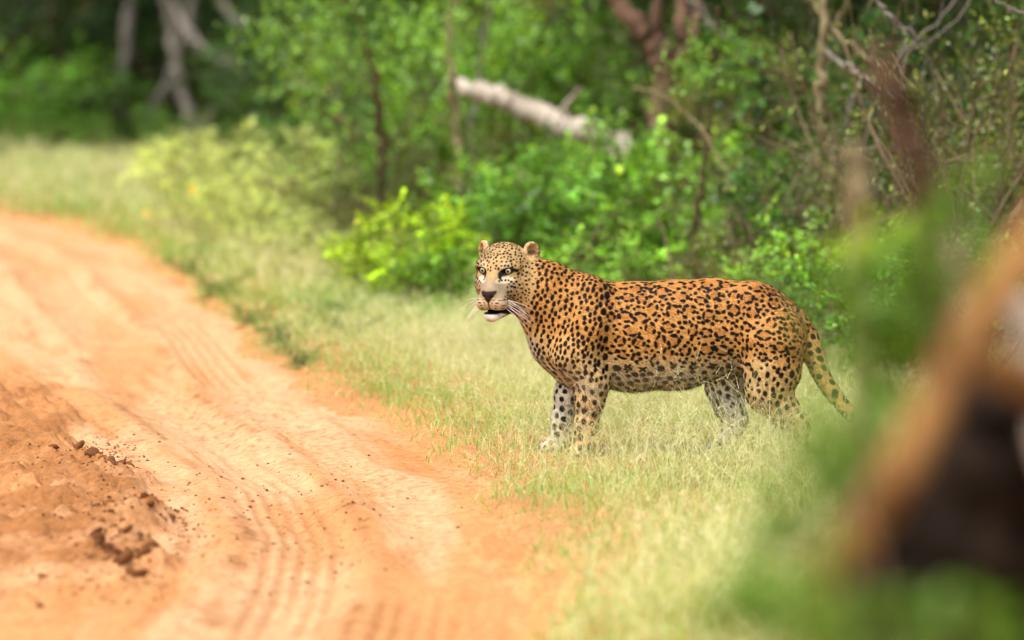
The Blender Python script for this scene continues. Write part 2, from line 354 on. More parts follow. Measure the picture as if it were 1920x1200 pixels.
# ------------------------------------------------------------------ the leopard
# modelled in units of 1/493 m: x along the body (960 = the middle of the scene), y across (minus = towards the track's near side), z up
U = 1 / 493.0
def leopard():
    H = 1.5
    lo = np.array([862.0, -112, -4]); hi = np.array([1650.0, 96, 412])
    ax = [np.arange(lo[i], hi[i] + H, H, dtype=np.float32) for i in range(3)]
    G = np.full([len(a) for a in ax], 60.0, np.float32)
    def window(c0, c1):
        s = []
        for i in range(3):
            a = max(0, int((c0[i] - lo[i]) / H)); b = min(len(ax[i]), int((c1[i] - lo[i]) / H) + 2); s.append(slice(a, max(a + 1, b)))
        return tuple(s)
    def pts(s): return ax[0][s[0]][:, None, None], ax[1][s[1]][None, :, None], ax[2][s[2]][None, None, :]
    def smin(a, b, k):
        h = np.clip(.5 + .5 * (b - a) / k, 0, 1); return b + (a - b) * h - k * h * (1 - h)
    def cone(a, b, ra, rb, k, sy=1.0):
        a, b = np.array(a, float), np.array(b, float); m = max(ra, rb) + k + 6
        s = window(np.minimum(a, b) - m, np.maximum(a, b) + m); X, Y, Z = pts(s)
        cy = (a[1] + b[1]) / 2
        ay, by = cy + (a[1] - cy) / sy, cy + (b[1] - cy) / sy
        Yc = cy + (Y - cy) / sy
        d = np.array([b[0] - a[0], by - ay, b[2] - a[2]]); L = (d ** 2).sum()
        t = np.clip(((X - a[0]) * d[0] + (Yc - ay) * d[1] + (Z - a[2]) * d[2]) / L, 0, 1)
        q = np.sqrt((X - a[0] - t * d[0]) ** 2 + (Yc - ay - t * d[1]) ** 2 + (Z - a[2] - t * d[2]) ** 2) - (ra + t * (rb - ra))
        G[s] = smin(G[s], (q * min(1, (1 + sy) / 2)).astype(np.float32), k)
    def chain(P, k, sy=1.0):
        for p, q in zip(P[:-1], P[1:]): cone((p[0], p[1], 850 - p[2]), (q[0], q[1], 850 - q[2]), p[3], q[3], k, sy)
    # trunk
    chain([(1090, 0, 600, 88), (1130, 0, 624, 97), (1185, 0, 629, 102), (1270, 0, 625, 102), (1340, 0, 612, 92), (1412, 0, 612, 84), (1446, 0, 630, 78)], 10, .64)
    chain([(1062, 0, 582, 78), (1020, -4, 546, 58), (988, -8, 528, 48)], 20, .84)           # neck
    chain([(1006, -8, 574, 36), (1050, 0, 640, 50), (1078, 0, 682, 44)], 22, .9)          # throat and chest
    for sg in (-1, 1):                                                                     # shoulder blades, haunch
        chain([(1108, sg * 36, 556, 36), (1100, sg * 52, 606, 40), (1075, sg * 56, 660, 38)], 22, .7)
        chain([(1410, sg * 34, 570, 42), (1445, sg * 42, 620, 58)], 24, .75)
    # near foreleg, far foreleg
    chain([(1078, -54, 655, 42), (1112, -54, 705, 32), (1106, -52, 742, 27), (1099, -52, 790, 21), (1097, -54, 818, 19), (1092, -56, 838, 17)], 12)
    chain([(1092, -56, 838, 17), (1076, -58, 843, 15)], 8, 1.25)
    chain([(1076, 50, 660, 40), (1078, 48, 705, 29), (1066, 44, 742, 24), (1056, 42, 790, 20), (1051, 42, 820, 18), (1044, 42, 838, 16)], 12)
    chain([(1044, 42, 838, 16), (1028, 41, 843, 15)], 8, 1.25)
    # near hind leg (set back), far hind leg (set forward)
    chain([(1448, -44, 640, 62), (1446, -50, 690, 52), (1440, -54, 728, 40), (1468, -54, 762, 29), (1497, -54, 790, 20), (1495, -54, 812, 16), (1484, -55, 838, 16)], 14, .85)
    chain([(1484, -55, 838, 16), (1464, -56, 843, 15)], 8, 1.25)
    chain([(1405, 40, 650, 54), (1376, 44, 700, 42), (1362, 46, 728, 34), (1372, 46, 765, 27), (1384, 46, 792, 21), (1376, 46, 816, 17), (1366, 46, 838, 16)], 14, .85)
    chain([(1366, 46, 838, 16), (1348, 46, 843, 15)], 8, 1.25)
    for fx, fy in ((1066, -58), (1018, 41), (1454, -56), (1338, 46)):                     # toes
        for j in (-1.5, -.5, .5, 1.5):
            chain([(fx + 4, fy + j * 8, 843, 8), (fx - 5 + abs(j) * 3, fy + j * 8.5, 845, 6.5)], 4)
    def dent(c, r, k):                                                                     # a soft hollow
        c = np.array([c[0], c[1], 850 - c[2]], float); r = np.array(r, float); s_ = window(c - r - k - 4, c + r + k + 4); X, Y, Z = pts(s_)
        k0 = np.sqrt(((X - c[0]) / r[0]) ** 2 + ((Y - c[1]) / r[1]) ** 2 + ((Z - c[2]) / r[2]) ** 2); k1 = np.sqrt(((X - c[0]) / r[0] ** 2) ** 2 + ((Y - c[1]) / r[1] ** 2) ** 2 + ((Z - c[2]) / r[2] ** 2) ** 2) + 1e-6
        G[s_] = -smin(-G[s_], (k0 * (k0 - 1) / k1).astype(np.float32), k)
    for sg in (-1, 1):
        dent((1348, sg * 84, 598), (26, 24, 44), 14); dent((1150, sg * 88, 640), (16, 20, 66), 18); dent((1390, sg * 110, 690), (14, 18, 40), 16); dent((1065, sg * 76, 560), (12, 14, 40), 10)
    # tail
    T = smooth_path([(1478, 0, 590, 26), (1508, 0, 622, 23), (1526, -6, 660, 19), (1544, -14, 704, 15.5), (1570, -22, 742, 14), (1600, -28, 775, 12.5), (1630, -30, 792, 10)], 16)
    chain([tuple(p) for p in T], 7)
    # ---- head, in its own frame (forward, side, up)
    C = np.array([944.0, -12, 850 - 505]); yaw = math.radians(23)
    F = np.array([-math.sin(yaw), -math.cos(yaw), 0]); R = np.array([math.cos(yaw), -math.sin(yaw), 0]); Z_ = np.array([0, 0, 1.0])
    tilt = math.radians(4)                                                                # nose a little down
    F2 = F * math.cos(tilt) - Z_ * math.sin(tilt); U2 = Z_ * math.cos(tilt) + F * math.sin(tilt)
    B = np.stack([F2, R, U2])
    def W(p): return C + np.asarray(p, float) @ B
    hs_ = window(C - 118, C + 118); X, Y, Z = pts(hs_)
    f = (X - C[0]) * B[0, 0] + (Y - C[1]) * B[0, 1] + (Z - C[2]) * B[0, 2]
    s = (X - C[0]) * B[1, 0] + (Y - C[1]) * B[1, 1] + (Z - C[2]) * B[1, 2]
    u = (X - C[0]) * B[2, 0] + (Y - C[1]) * B[2, 1] + (Z - C[2]) * B[2, 2]
    D = np.full(f.shape, 60, np.float32)
    def ell(c, r):
        a, b, d = (f - c[0]), (s - c[1]), (u - c[2])
        k0 = np.sqrt((a / r[0]) ** 2 + (b / r[1]) ** 2 + (d / r[2]) ** 2)
        k1 = np.sqrt((a / r[0] ** 2) ** 2 + (b / r[1] ** 2) ** 2 + (d / r[2] ** 2) ** 2) + 1e-6
        return k0 * (k0 - 1) / k1
    def rc(a, b, ra, rb, ss=1.0):
        d = np.array([b[0] - a[0], (b[1] - a[1]) / ss, b[2] - a[2]], float)
        t = np.clip(((f - a[0]) * d[0] + (s - a[1]) / ss * d[1] + (u - a[2]) * d[2]) / (d @ d), 0, 1)
        return np.sqrt((f - a[0] - t * d[0]) ** 2 + ((s - a[1]) / ss - t * d[1]) ** 2 + (u - a[2] - t * d[2]) ** 2) - (ra + t * (rb - ra))
    D = ell((-8, 0, 6), (50, 50, 49))                                                      # skull
    D = smin(D, rc((-50, 6, -14), (-5, 0, -8), 46, 44, 1.0), 12)                           # nape
    D = smin(D, rc((6, 0, 18), (30, 0, 18), 32, 17, 1.35), 12)                            # forehead
    for q in (-1, 1):
        D = smin(D, ell((6, q * 31, -22), (32, 21, 32)), 12)                               # cheekbone and jowl
        D = smin(D, rc((31, q * 17, 21), (23, q * 36, 14), 11, 11), 8)                     # brow
    D = smin(D, rc((22, 0, -18), (52, 0, -40), 33, 24, 1.05), 12)                          # muzzle
    D = smin(D, rc((36, 0, 8), (64, 0, -26), 15, 12.5, 1.1), 9)                            # bridge of the nose
    for q in (-1, 1):
        D = smin(D, ell((57, q * 14, -50), (20, 17, 17)), 6)                               # whisker pads
    D = smin(D, ell((69, 0, -34), (9, 14, 9)), 5)                                          # nose
    D = smin(D, rc((-4, 0, -56), (50, -2, -75), 26, 12, 1.1), 7)                          # lower jaw
    D = smin(D, ell((57, -3, -76), (9, 15, 11)), 5)                                        # chin
    cut = ell((54, 1, -66.5), (32, 22, 3.6)); D = np.maximum(D, -cut)                        # open mouth
    for q in (-1, 1):
        D = np.maximum(D, -ell((45, q * 25, 6.8), (13, 10.5, 4.6)))                                # eye socket
        D = np.where(np.abs(u + 34) < 12, np.maximum(D, -ell((78, q * 8, -37), (5, 3.5, 3))), D)   # nostril
    eyes = [(33.0, q * 25.2, 7.0) for q in (-1, 1)]
    for q in (-1, 1):                                                                      # ears: a rounded cup open to the front and outside
        ce = np.array([-22.0, q * 50, 38]); n = unit(np.array([.72, q * .68, .10]))
        a = unit(np.cross(n, [0, 0, 1.0])); b = np.cross(a, n)
        ef, es, eu = f - ce[0], s - ce[1], u - ce[2]
        pn = ef * n[0] + es * n[1] + eu * n[2]; pa = ef * a[0] + es * a[1] + eu * a[2]; pb = ef * b[0] + es * b[1] + eu * b[2]
        rr = np.sqrt((pa / 16) ** 2 + (pb / 17.5) ** 2 + ((pn + 2) / 10) ** 2); ear = (rr - 1) * 12
        cup = (np.sqrt((pa / 11.5) ** 2 + ((pb - 1) / 12.5) ** 2 + ((pn - 8) / 11) ** 2) - 1) * 11
        D = smin(D, np.maximum(ear, -cup), 4)
    G[hs_] = smin(G[hs_], D.astype(np.float32), 12)
    # ---- surface nets
    inside = G < 0
    cnt = np.zeros([n - 1 for n in G.shape], np.int8); corner = [(i, j, k) for i in (0, 1) for j in (0, 1) for k in (0, 1)]
    sl = lambda i, n: slice(i, n - 1 + i)
    for i, j, k in corner: cnt += inside[sl(i, G.shape[0]), sl(j, G.shape[1]), sl(k, G.shape[2])]
    idx = np.argwhere((cnt > 0) & (cnt < 8)); ids = np.full(cnt.shape, -1, np.int32); ids[tuple(idx.T)] = np.arange(len(idx))
    cv = np.stack([G[idx[:, 0] + i, idx[:, 1] + j, idx[:, 2] + k] for i, j, k in corner], 1); cc = np.array(corner, float)
    acc = np.zeros((len(idx), 3)); m = np.zeros(len(idx))
    for a in range(8):
        for b in range(a + 1, 8):
            if np.abs(cc[a] - cc[b]).sum() != 1: continue
            x = (cv[:, a] < 0) != (cv[:, b] < 0); t = np.where(x, cv[:, a] / np.where(x, cv[:, a] - cv[:, b], 1), 0)
            acc += np.where(x[:, None], cc[a] + t[:, None] * (cc[b] - cc[a]), 0); m += x
    V = lo + H * (idx + acc / m[:, None])
    quads = []
    for d in range(3):
        e, g = (d + 1) % 3, (d + 2) % 3
        A = np.take(inside, range(G.shape[d] - 1), d); Bq = np.take(inside, range(1, G.shape[d]), d)
        w_ = np.argwhere(A != Bq); w_ = w_[(w_[:, e] > 0) & (w_[:, g] > 0) & (w_[:, e] < G.shape[e] - 1) & (w_[:, g] < G.shape[g] - 1)]
        def cell(de, dg):
            q = w_.copy(); q[:, e] -= de; q[:, g] -= dg; return ids[tuple(q.T)]
        Q = np.stack([cell(1, 1), cell(0, 1), cell(0, 0), cell(1, 0)], 1)
        flip = ~A[tuple(w_.T)]; Q[flip] = Q[flip][:, ::-1]; quads.append(Q)
    Q = np.concatenate(quads)
    # relax the grid stairs a little, then vertex normals
    E = np.concatenate([Q[:, [i, (i + 1) % 4]] for i in range(4)])
    for it in range(3):
        sm = np.zeros_like(V); c_ = np.bincount(E[:, 0], minlength=len(V)) + np.bincount(E[:, 1], minlength=len(V))
        for k in range(3): sm[:, k] = np.bincount(E[:, 0], V[E[:, 1], k], len(V)) + np.bincount(E[:, 1], V[E[:, 0], k], len(V))
        V = V * .5 + .5 * sm / c_[:, None]
    def normals():
        n = np.cross(V[Q[:, 2]] - V[Q[:, 0]], V[Q[:, 3]] - V[Q[:, 1]]); o = np.zeros_like(V)
        for i in range(4):
            for k in range(3): o[:, k] += np.bincount(Q[:, i], n[:, k], len(V))
        return unit(o)
    N = normals()
    # ---- coat: ground colour
    x, y, z = V.T; py = 850 - z
    hl = (V - C) @ B.T; hf, hsd, hu = hl.T
    head = sstep(16, -4, np.sqrt(((hf - 8) / 1.25) ** 2 + (hsd / 1.05) ** 2 + ((hu + 18) / 1.25) ** 2) - 62)
    nz = fbm(V / 26, 3, 3); nf = noise(V / 3.2, 9)
    gold = np.array([.57, .27, .075]); back_c = np.array([.47, .195, .045]); pale = np.array([.64, .42, .18]); white = np.array([.74, .66, .53])
    def lerp(c, d, t): return c + (np.asarray(d) - c) * np.clip(t, 0, 1)[:, None]
    colr = np.tile(gold, (len(V), 1))
    mid = np.interp(x, [960, 1050, 1180, 1340, 1460, 1600], [540, 590, 620, 610, 630, 690])
    colr = lerp(colr, back_c, sstep(20, 95, mid - py + 8 * nz) * .9)
    colr = lerp(colr, pale, sstep(20, 85, py - mid + 10 * nz))
    belly = sstep(.15, -.65, N[:, 2] + .15 * nz) * sstep(640, 720, py) * (x < 1400)
    colr = lerp(colr, [.74, .64, .47], belly * .9)
    chestw = sstep(-.5, -.9, N[:, 0] + .12 * nz) * sstep(-48, -30, y) * sstep(605, 650, py) * (x < 1130) * (py < 760)
    colr = lerp(colr, white, chestw)
    innerleg = sstep(705, 735, py) * np.where((x < 1085) & (y > -5), 1, np.where((x > 1300) & (x < 1420) & (y > 0), 1, 0))
    innerleg = np.maximum(innerleg, sstep(705, 740, py) * sstep(.1, .5, N[:, 1]) * (y < 0))
    colr = lerp(colr, [.82, .78, .68], innerleg * .95)
    tail = (x > 1512 + np.clip(py - 640, 0, 200) * .25) & (py > 625)
    colr = lerp(colr, [.62, .36, .12], tail * 1.0)
    # face
    colr = lerp(colr, [.40, .265, .115], head * .9)
    muz = sstep(26, 48, hf) * sstep(4, -14, hu)
    colr = lerp(colr, [.30, .225, .14], muz * head)
    padw = sstep(40, 54, hf + .25 * np.abs(hsd)) * sstep(-38, -48, hu)
    colr = lerp(colr, [.50, .37, .23], padw * head)
    colr = lerp(colr, [.85, .85, .84], sstep(-66, -71, hu) * sstep(18, 36, hf) * head)
    for q in (-1, 1):
        colr = lerp(colr, [.8, .7, .52], sstep(12, 5, np.sqrt(((hsd - q * 25) / 1.5) ** 2 + ((hu + 9) / .7) ** 2)) * (hf > 10) * .65)
        colr = lerp(colr, [.78, .64, .42], sstep(9, 4, np.sqrt(((hsd - q * 23) / 1.5) ** 2 + (hu - 18) ** 2)) * (hf > 10) * .5)
    # ---- spots
    rng = np.random.default_rng(5)
    black = np.array([.006, .0045, .0035]); ink = np.zeros(len(V)); heart = np.zeros(len(V))
    legs = sstep(690, 735, py) * (1 - head)
    order = rng.permutation(len(V)); cells = {}; CS = 30.0; centers = []
    face_free = (hf > 20) & (np.abs(hsd) < 15 + 12 * (hu < -12)) & (hu < 8) & (hu > -44) & (hf > 34)
    face_free |= ((hf > 24) & (hu < -62) & (head > .3)) | (padw * head > .5)
    for q in (-1, 1): face_free |= (np.sqrt((hsd - q * 25) ** 2 + ((hu - 4) / .8) ** 2) < 15) & (hf > 16)
    shoulder = np.clip((1165 - x + 14 * nz) / 50, 0, 1)
    rosette = (1 - shoulder) * (1 - head) * (1 - sstep(672, 705, py)) * (~tail) * (1 - .85 * belly)
    spine = sstep(.80, .95, N[:, 2]) * (x > 1150) * (x < 1440)
    sp = 26.5 * rosette + (1 - rosette) * (7.9 * head * .74 + (1 - head) * (9.3 + 4.6 * sstep(690, 760, py) + 4 * belly + 6 * tail))
    sp = sp * (1 + .12 * noise(V / 18, 21)); sp = np.where(spine > .5, 16, sp)
    for i in order[:90000]:
        if face_free[i]: continue
        p = V[i]; c = tuple((p // CS).astype(int)); ok = True; r2 = sp[i] ** 2
        for a in (-1, 0, 1):
            for b in (-1, 0, 1):
                for d in (-1, 0, 1):
                    for j in cells.get((c[0] + a, c[1] + b, c[2] + d), ()):
                        e = V[j] - p
                        if e @ e < min(r2, (sp[j] * 1.05) ** 2): ok = False; break
                    if not ok: break
                if not ok: break
            if not ok: break
        if ok: cells.setdefault(c, []).append(i); centers.append(i)
    filler = set(); fc = {}                                                                # small spots between the rosettes
    for i in order[:45000]:
        if rosette[i] < .5: continue
        p = V[i]; c = tuple((p // CS).astype(int)); nb = [(a, b, d) for a in (-1, 0, 1) for b in (-1, 0, 1) for d in (-1, 0, 1)]
        near = [j for o_ in nb for j in cells.get((c[0] + o_[0], c[1] + o_[1], c[2] + o_[2]), ())]
        if near and ((V[near] - p) ** 2).sum(1).min() < 16.0 ** 2: continue
        nf_ = [j for o_ in nb for j in fc.get((c[0] + o_[0], c[1] + o_[1], c[2] + o_[2]), ())]
        if nf_ and ((V[nf_] - p) ** 2).sum(1).min() < 8.5 ** 2: continue
        fc.setdefault(c, []).append(i); filler.add(i)
    centers += list(filler)
    oo = np.argsort(x); xs = x[oo]
    wob = np.c_[noise(V / 4.5, 31), noise(V / 4.5, 32)]
    for i in centers:
        big = sp[i] * .75 + 5
        a, b = np.searchsorted(xs, [x[i] - big, x[i] + big]); k = oo[a:b]
        e = V[k] - V[i]; m_ = ((e ** 2).sum(1) < big ** 2) & ((N[k] @ N[i]) > .15); k = k[m_]; e = e[m_]
        n = N[i]; fl = np.array([1.0, 0, -.25]) if head[i] < .5 else (V[i] - W((60, 0, -20)))
        if legs[i] > .5: fl = np.array([.15, 0, -1.0])
        fl = fl - n * (fl @ n); fl = fl / (np.linalg.norm(fl) + 1e-6); g = np.cross(n, fl)
        pu, pv = e @ fl, e @ g
        if rosette[i] > .5 and i not in filler and spine[i] < .5:
            Rr = sp[i] * rng.uniform(.335, .405); asp = rng.uniform(.85, 1.2); low = sstep(640, 690, py[i]); Rr *= 1 - .3 * low
            qu, qv = pu / asp + 1.3 * wob[k, 0], pv * asp + 1.3 * wob[k, 1]
            nb = int(rng.integers(4, 6)); t0 = rng.uniform(0, 6.28); skip = rng.integers(nb) if rng.random() < .35 else -1; fld = np.full(len(k), 9.0)
            for bl in range(nb):
                if bl == skip: continue
                t1 = t0 + (bl + rng.uniform(-.16, .16)) * 6.2832 / nb; c1, s1 = math.cos(t1), math.sin(t1)
                lon, lat = -(qu - Rr * c1) * s1 + (qv - Rr * s1) * c1, (qu - Rr * c1) * c1 + (qv - Rr * s1) * s1 + .02 * (-(qu - Rr * c1) * s1 + (qv - Rr * s1) * c1) ** 2
                fld = np.minimum(fld, np.hypot(lon / (rng.uniform(.72, 1.04) * Rr * 3.1416 / nb), lat / (rng.uniform(3.1, 4.0) + .9 * low)))
            ink[k] = np.maximum(ink[k], sstep(1.16, .84, fld)); heart[k] = np.maximum(heart[k], sstep(Rr + 1, Rr - 3, np.hypot(qu, qv)))
        else:
            if i in filler: r0 = rng.uniform(2.8, 4.0); ru, rv = r0 * rng.uniform(.9, 1.4), r0
            elif spine[i] > .5: ru, rv = rng.uniform(5, 8), rng.uniform(3.2, 4.4)
            elif head[i] > .5: r0 = rng.uniform(1.6, 2.5); ru, rv = r0 * rng.uniform(1, 1.5), r0
            elif legs[i] > .5 or tail[i]: r0 = sp[i] * rng.uniform(.33, .43); ru, rv = r0 * rng.uniform(1, 1.35), r0
            elif belly[i] > .4: r0 = sp[i] * rng.uniform(.36, .46); ru, rv = r0 * 1.2, r0 * .9
            else: r0 = sp[i] * rng.uniform(.36, .46); ru, rv = r0 * rng.uniform(.8, 1.05), r0 * rng.uniform(1.05, 1.6)
            rho = np.hypot((pu + .9 * wob[k, 0]) / ru, (pv + .9 * wob[k, 1]) / rv)
            ink[k] = np.maximum(ink[k], sstep(1.16, .84, rho))
    colr = lerp(colr, colr * np.array([.74, .58, .46]), heart * .6)
    colr *= (1 + .10 * nf + .08 * fbm(V / 9, 2, 77) + .10 * noise(V / np.array([9.0, 1.8, 1.8]), 78))[:, None]
    ink *= 1 - .25 * belly
    colr = lerp(colr, black, ink)
    # mouth, nose, eye rims, whisker lines, ears
    dk = np.array([.012, .009, .008])
    for q in (-1, 1):
        de = np.hypot((hsd - q * 24.5) / 1.45, (hu - 6.5 + q * (hsd - q * 25) * -.22) / .80)
        colr = lerp(colr, dk, sstep(10.2, 8.2, de) * (hf > 14))
        colr = lerp(colr, dk, sstep(3.6, 2.0, np.abs((hsd - q * 15.5) + q * (hu + 4) * .25) + .38 * np.abs(hu + 2)) * (hf > 22))
        colr = lerp(colr, dk, sstep(3.6, 2.0, np.abs(hu - 7.5 - (np.abs(hsd) - 36) * .25) + .4 * np.abs(np.abs(hsd) - 38)) * (hf > 5) * (hsd * q > 0))
        for r_ in range(4):
            lv = np.abs(hu + 43 + r_ * 5.2 + .05 * (np.abs(hsd) - 14) ** 1.0)
            dots = sstep(-.35, .2, np.sin(np.abs(hsd) * .62 + r_ * 1.7 + hf * .35))
            colr = lerp(colr, [.05, .03, .02], sstep(1.7, .7, lv) * dots * padw * (np.abs(hsd) > 7) * .85)
        ce = np.array([-22.0, q * 50, 38]); n_ = unit(np.array([.72, q * .68, .10]))
        rel = hl - ce; pn = rel @ n_; er = np.linalg.norm(rel, axis=1); isear = (er < 27) & (hu > 22)
        fr = sstep(-.1, .3, N @ (n_ @ B))
        colr = lerp(colr, [.55, .36, .17], isear * fr * .9)
        colr = lerp(colr, [.10, .055, .025], isear * fr * sstep(12, 5, np.abs(rel[:, 2] + 5) + .5 * er) * .9)
        colr = lerp(colr, [.03, .02, .015], isear * (1 - fr) * sstep(24, 18, np.abs(rel[:, 2] + 8) + 8))
        colr = lerp(colr, [.74, .66, .5], isear * (1 - fr) * sstep(7, 11, rel[:, 2]))
    nose = sstep(1.5, -.5, np.abs(hsd) - np.interp(hu, [-50, -46, -30, -27], [0, 3, 15, 14.5])) * sstep(-25, -28, hu - .08 * np.abs(hsd)) * sstep(-50, -47, hu) * (hf > 55)
    colr = lerp(colr, [.028, .014, .011], nose)
    colr = lerp(colr, dk, sstep(2.2, 1.0, np.abs(hsd)) * (hf > 62) * (hu < -42) * (hu > -62) * .9)
    lip = sstep(6.5, 3.8, (np.abs(hu + 67 + .12 * np.clip(45 - hf, 0, 50)) - .10 * np.clip(48 - hf, 0, 30))) * sstep(2, 14, hf) * (np.abs(hsd) < 36)
    lip = np.maximum(lip, sstep(1.15, .9, np.sqrt(((hf - 48) / 34) ** 2 + (hsd / 25) ** 2 + ((hu + 67) / 5.5) ** 2)))
    colr = lerp(colr, dk, lip)
    colr = np.clip(colr, .004, .9)
    P = np.c_[(V[:, 0] - 960) * U, V[:, 1] * U, V[:, 2] * U]
    base = np.array([(1250 - 960) * U, 0, 0])
    M = Mat('leopard_coat'); a = M.n('ShaderNodeAttribute', attribute_name='tint')
    p = M.n('ShaderNodeBsdfPrincipled', Roughness=.62); M.l(a.outputs['Color'], p.inputs['Base Color'])
    p.inputs['Specular IOR Level'].default_value = .22; p.inputs['Specular IOR Level'].default_value = .15
    tc = M.n('ShaderNodeTexCoord'); n1 = M.n('ShaderNodeTexNoise', Scale=260.0, Detail=2.0); M.l(tc.outputs['Object'], n1.inputs['Vector'])
    b = M.n('ShaderNodeBump', Strength=.25, Distance=.002); M.l(n1.outputs[0], b.inputs['Height']); M.l(b.outputs[0], p.inputs['Normal'])
    M.l(p.outputs[0], M.out.inputs[0])
    root = link('leopard', None, loc=base)
    tag(root, 'spotted golden leopard standing in the grass, head turned towards the track', 'leopard')
    link('body', make_mesh('leopard_body', P - base, Q, 4, colr, True), root, M.m)
    # ---- short fur standing off the skin
    k = rng.choice(len(V), 260000); hd = head[k]
    fl = np.tile([1.0, 0, -.35], (len(k), 1)); lg = legs[k] > .5; fl[lg] = [.1, 0, -1]; fl[tail[k]] = [.55, -.1, -.8]
    fh = unit(V[k] - W((66, 0, -30))); fl = np.where(hd[:, None] > .5, fh, fl)
    n = N[k]; fl = unit(fl - n * (fl * n).sum(1, keepdims=True) + .25 * rng.normal(size=(len(k), 3)))
    ln = (rng.uniform(2.4, 4.4, len(k)) + 1.6 * belly[k] + 1.2 * chestw[k]) * np.where(hd > .5, .6, 1)
    ln *= np.where((hd > .5) & (hf[k] > 40), .35, 1) * np.where(lip[k] + nose[k] > .3, .05, 1)
    side = unit(np.cross(n, fl)) * .27
    tip = V[k] + (fl * .95 + n * .30) * ln[:, None]
    tv = np.stack([V[k] - side - n * .3, V[k] + side - n * .3, tip], 1).reshape(-1, 3)
    hc = np.repeat(colr[k] * rng.uniform(.78, 1.22, (len(k), 1)), 3, 0)
    me = make_mesh('leopard_fur', np.c_[(tv[:, 0] - 960) * U, tv[:, 1] * U, tv[:, 2] * U] - base, np.arange(len(tv)).reshape(-1, 3), 3, hc, True)
    me.normals_split_custom_set_from_vertices(np.repeat(unit(n + .25 * fl + .16 * rng.normal(size=n.shape)), 3, 0).tolist())
    tag(link('fur', me, root, M.m), kind='stuff')
    # ---- eyes: eyeball with iris and pupil
    E_ = Mat('leopard_eye'); tc = E_.n('ShaderNodeTexCoord'); sx = E_.n('ShaderNodeSeparateXYZ'); E_.l(tc.outputs['Object'], sx.inputs[0])
    r = E_.n('ShaderNodeValToRGB'); E_.l(sx.outputs['Z'], r.inputs[0]); cr = r.color_ramp
    # z of the unit ball along the gaze: pupil > .96, iris > .68, dark rim
    cr.elements[0].position = 0; cr.elements[0].color = (.02, .015, .01, 1)
    cr.elements[1].position = .70; cr.elements[1].color = (.03, .02, .01, 1)
    for pos, c in ((.74, (.28, .30, .15)), (.86, (.40, .40, .23)), (.925, (.36, .32, .15)), (.935, (.004, .004, .004))):
        e = cr.elements.new(pos); e.color = (*c, 1)
    p = E_.n('ShaderNodeBsdfPrincipled', Roughness=.06); E_.l(r.outputs[0], p.inputs['Base Color']); E_.l(p.outputs[0], E_.out.inputs[0])
    th, ph = np.meshgrid(np.linspace(0, math.pi, 14), np.arange(20) * 2 * math.pi / 20, indexing='ij')
    sv_ = np.stack([np.sin(th) * np.cos(ph), np.sin(th) * np.sin(ph), np.cos(th)], -1).reshape(-1, 3)
    i, j = np.meshgrid(np.arange(13), np.arange(20), indexing='ij')
    sf = np.stack([i * 20 + j, (i + 1) * 20 + j, (i + 1) * 20 + (j + 1) % 20, i * 20 + (j + 1) % 20], -1).reshape(-1, 4)
    em = make_mesh('leopard_eyeball', sv_, sf, 4, None, True)
    for q, c in zip((-1, 1), eyes):
        wv = W(c); o = link('eye', em, root, E_.m, Vector(((wv[0] - 960) * U, wv[1] * U, wv[2] * U)) - Vector(base))
        gz = unit(np.array([.96, -.02 + q * .13, -.02])) @ B
        o.rotation_euler = Vector(gz).to_track_quat('Z', 'Y').to_euler(); o.scale = [7.5 * U] * 3
    # ---- whiskers
    wm = Mat('whisker'); p = wm.n('ShaderNodeBsdfPrincipled', Roughness=.4); p.inputs['Base Color'].default_value = (.85, .82, .76, 1); wm.l(p.outputs[0], wm.out.inputs[0])
    for q in (-1, 1):
        for r_ in range(9):
            a0 = np.array([56 - (r_ % 3) * 5, q * (24 + (r_ % 3) * 2), -46 - (r_ // 3) * 6.0])
            dr = np.array([-.15 - .25 * rng.random(), q * 1.0, -.25 - .28 * (r_ // 3) + .15 * rng.normal()]); dr /= np.linalg.norm(dr)
            L = rng.uniform(42, 66); tt = np.linspace(0, 1, 7)[:, None]
            pl = a0 + dr * L * tt + np.array([-12, 0, -16]) * tt ** 2
            wp = np.array([W(v_) for v_ in pl]); wp = np.c_[(wp[:, 0] - 960) * U, wp[:, 1] * U, wp[:, 2] * U] - base
            link('whisker', Tubes().add(wp, np.linspace(.0010, .00035, 7), 4).mesh('whisker'), root, wm.m)
    return root
leopard()
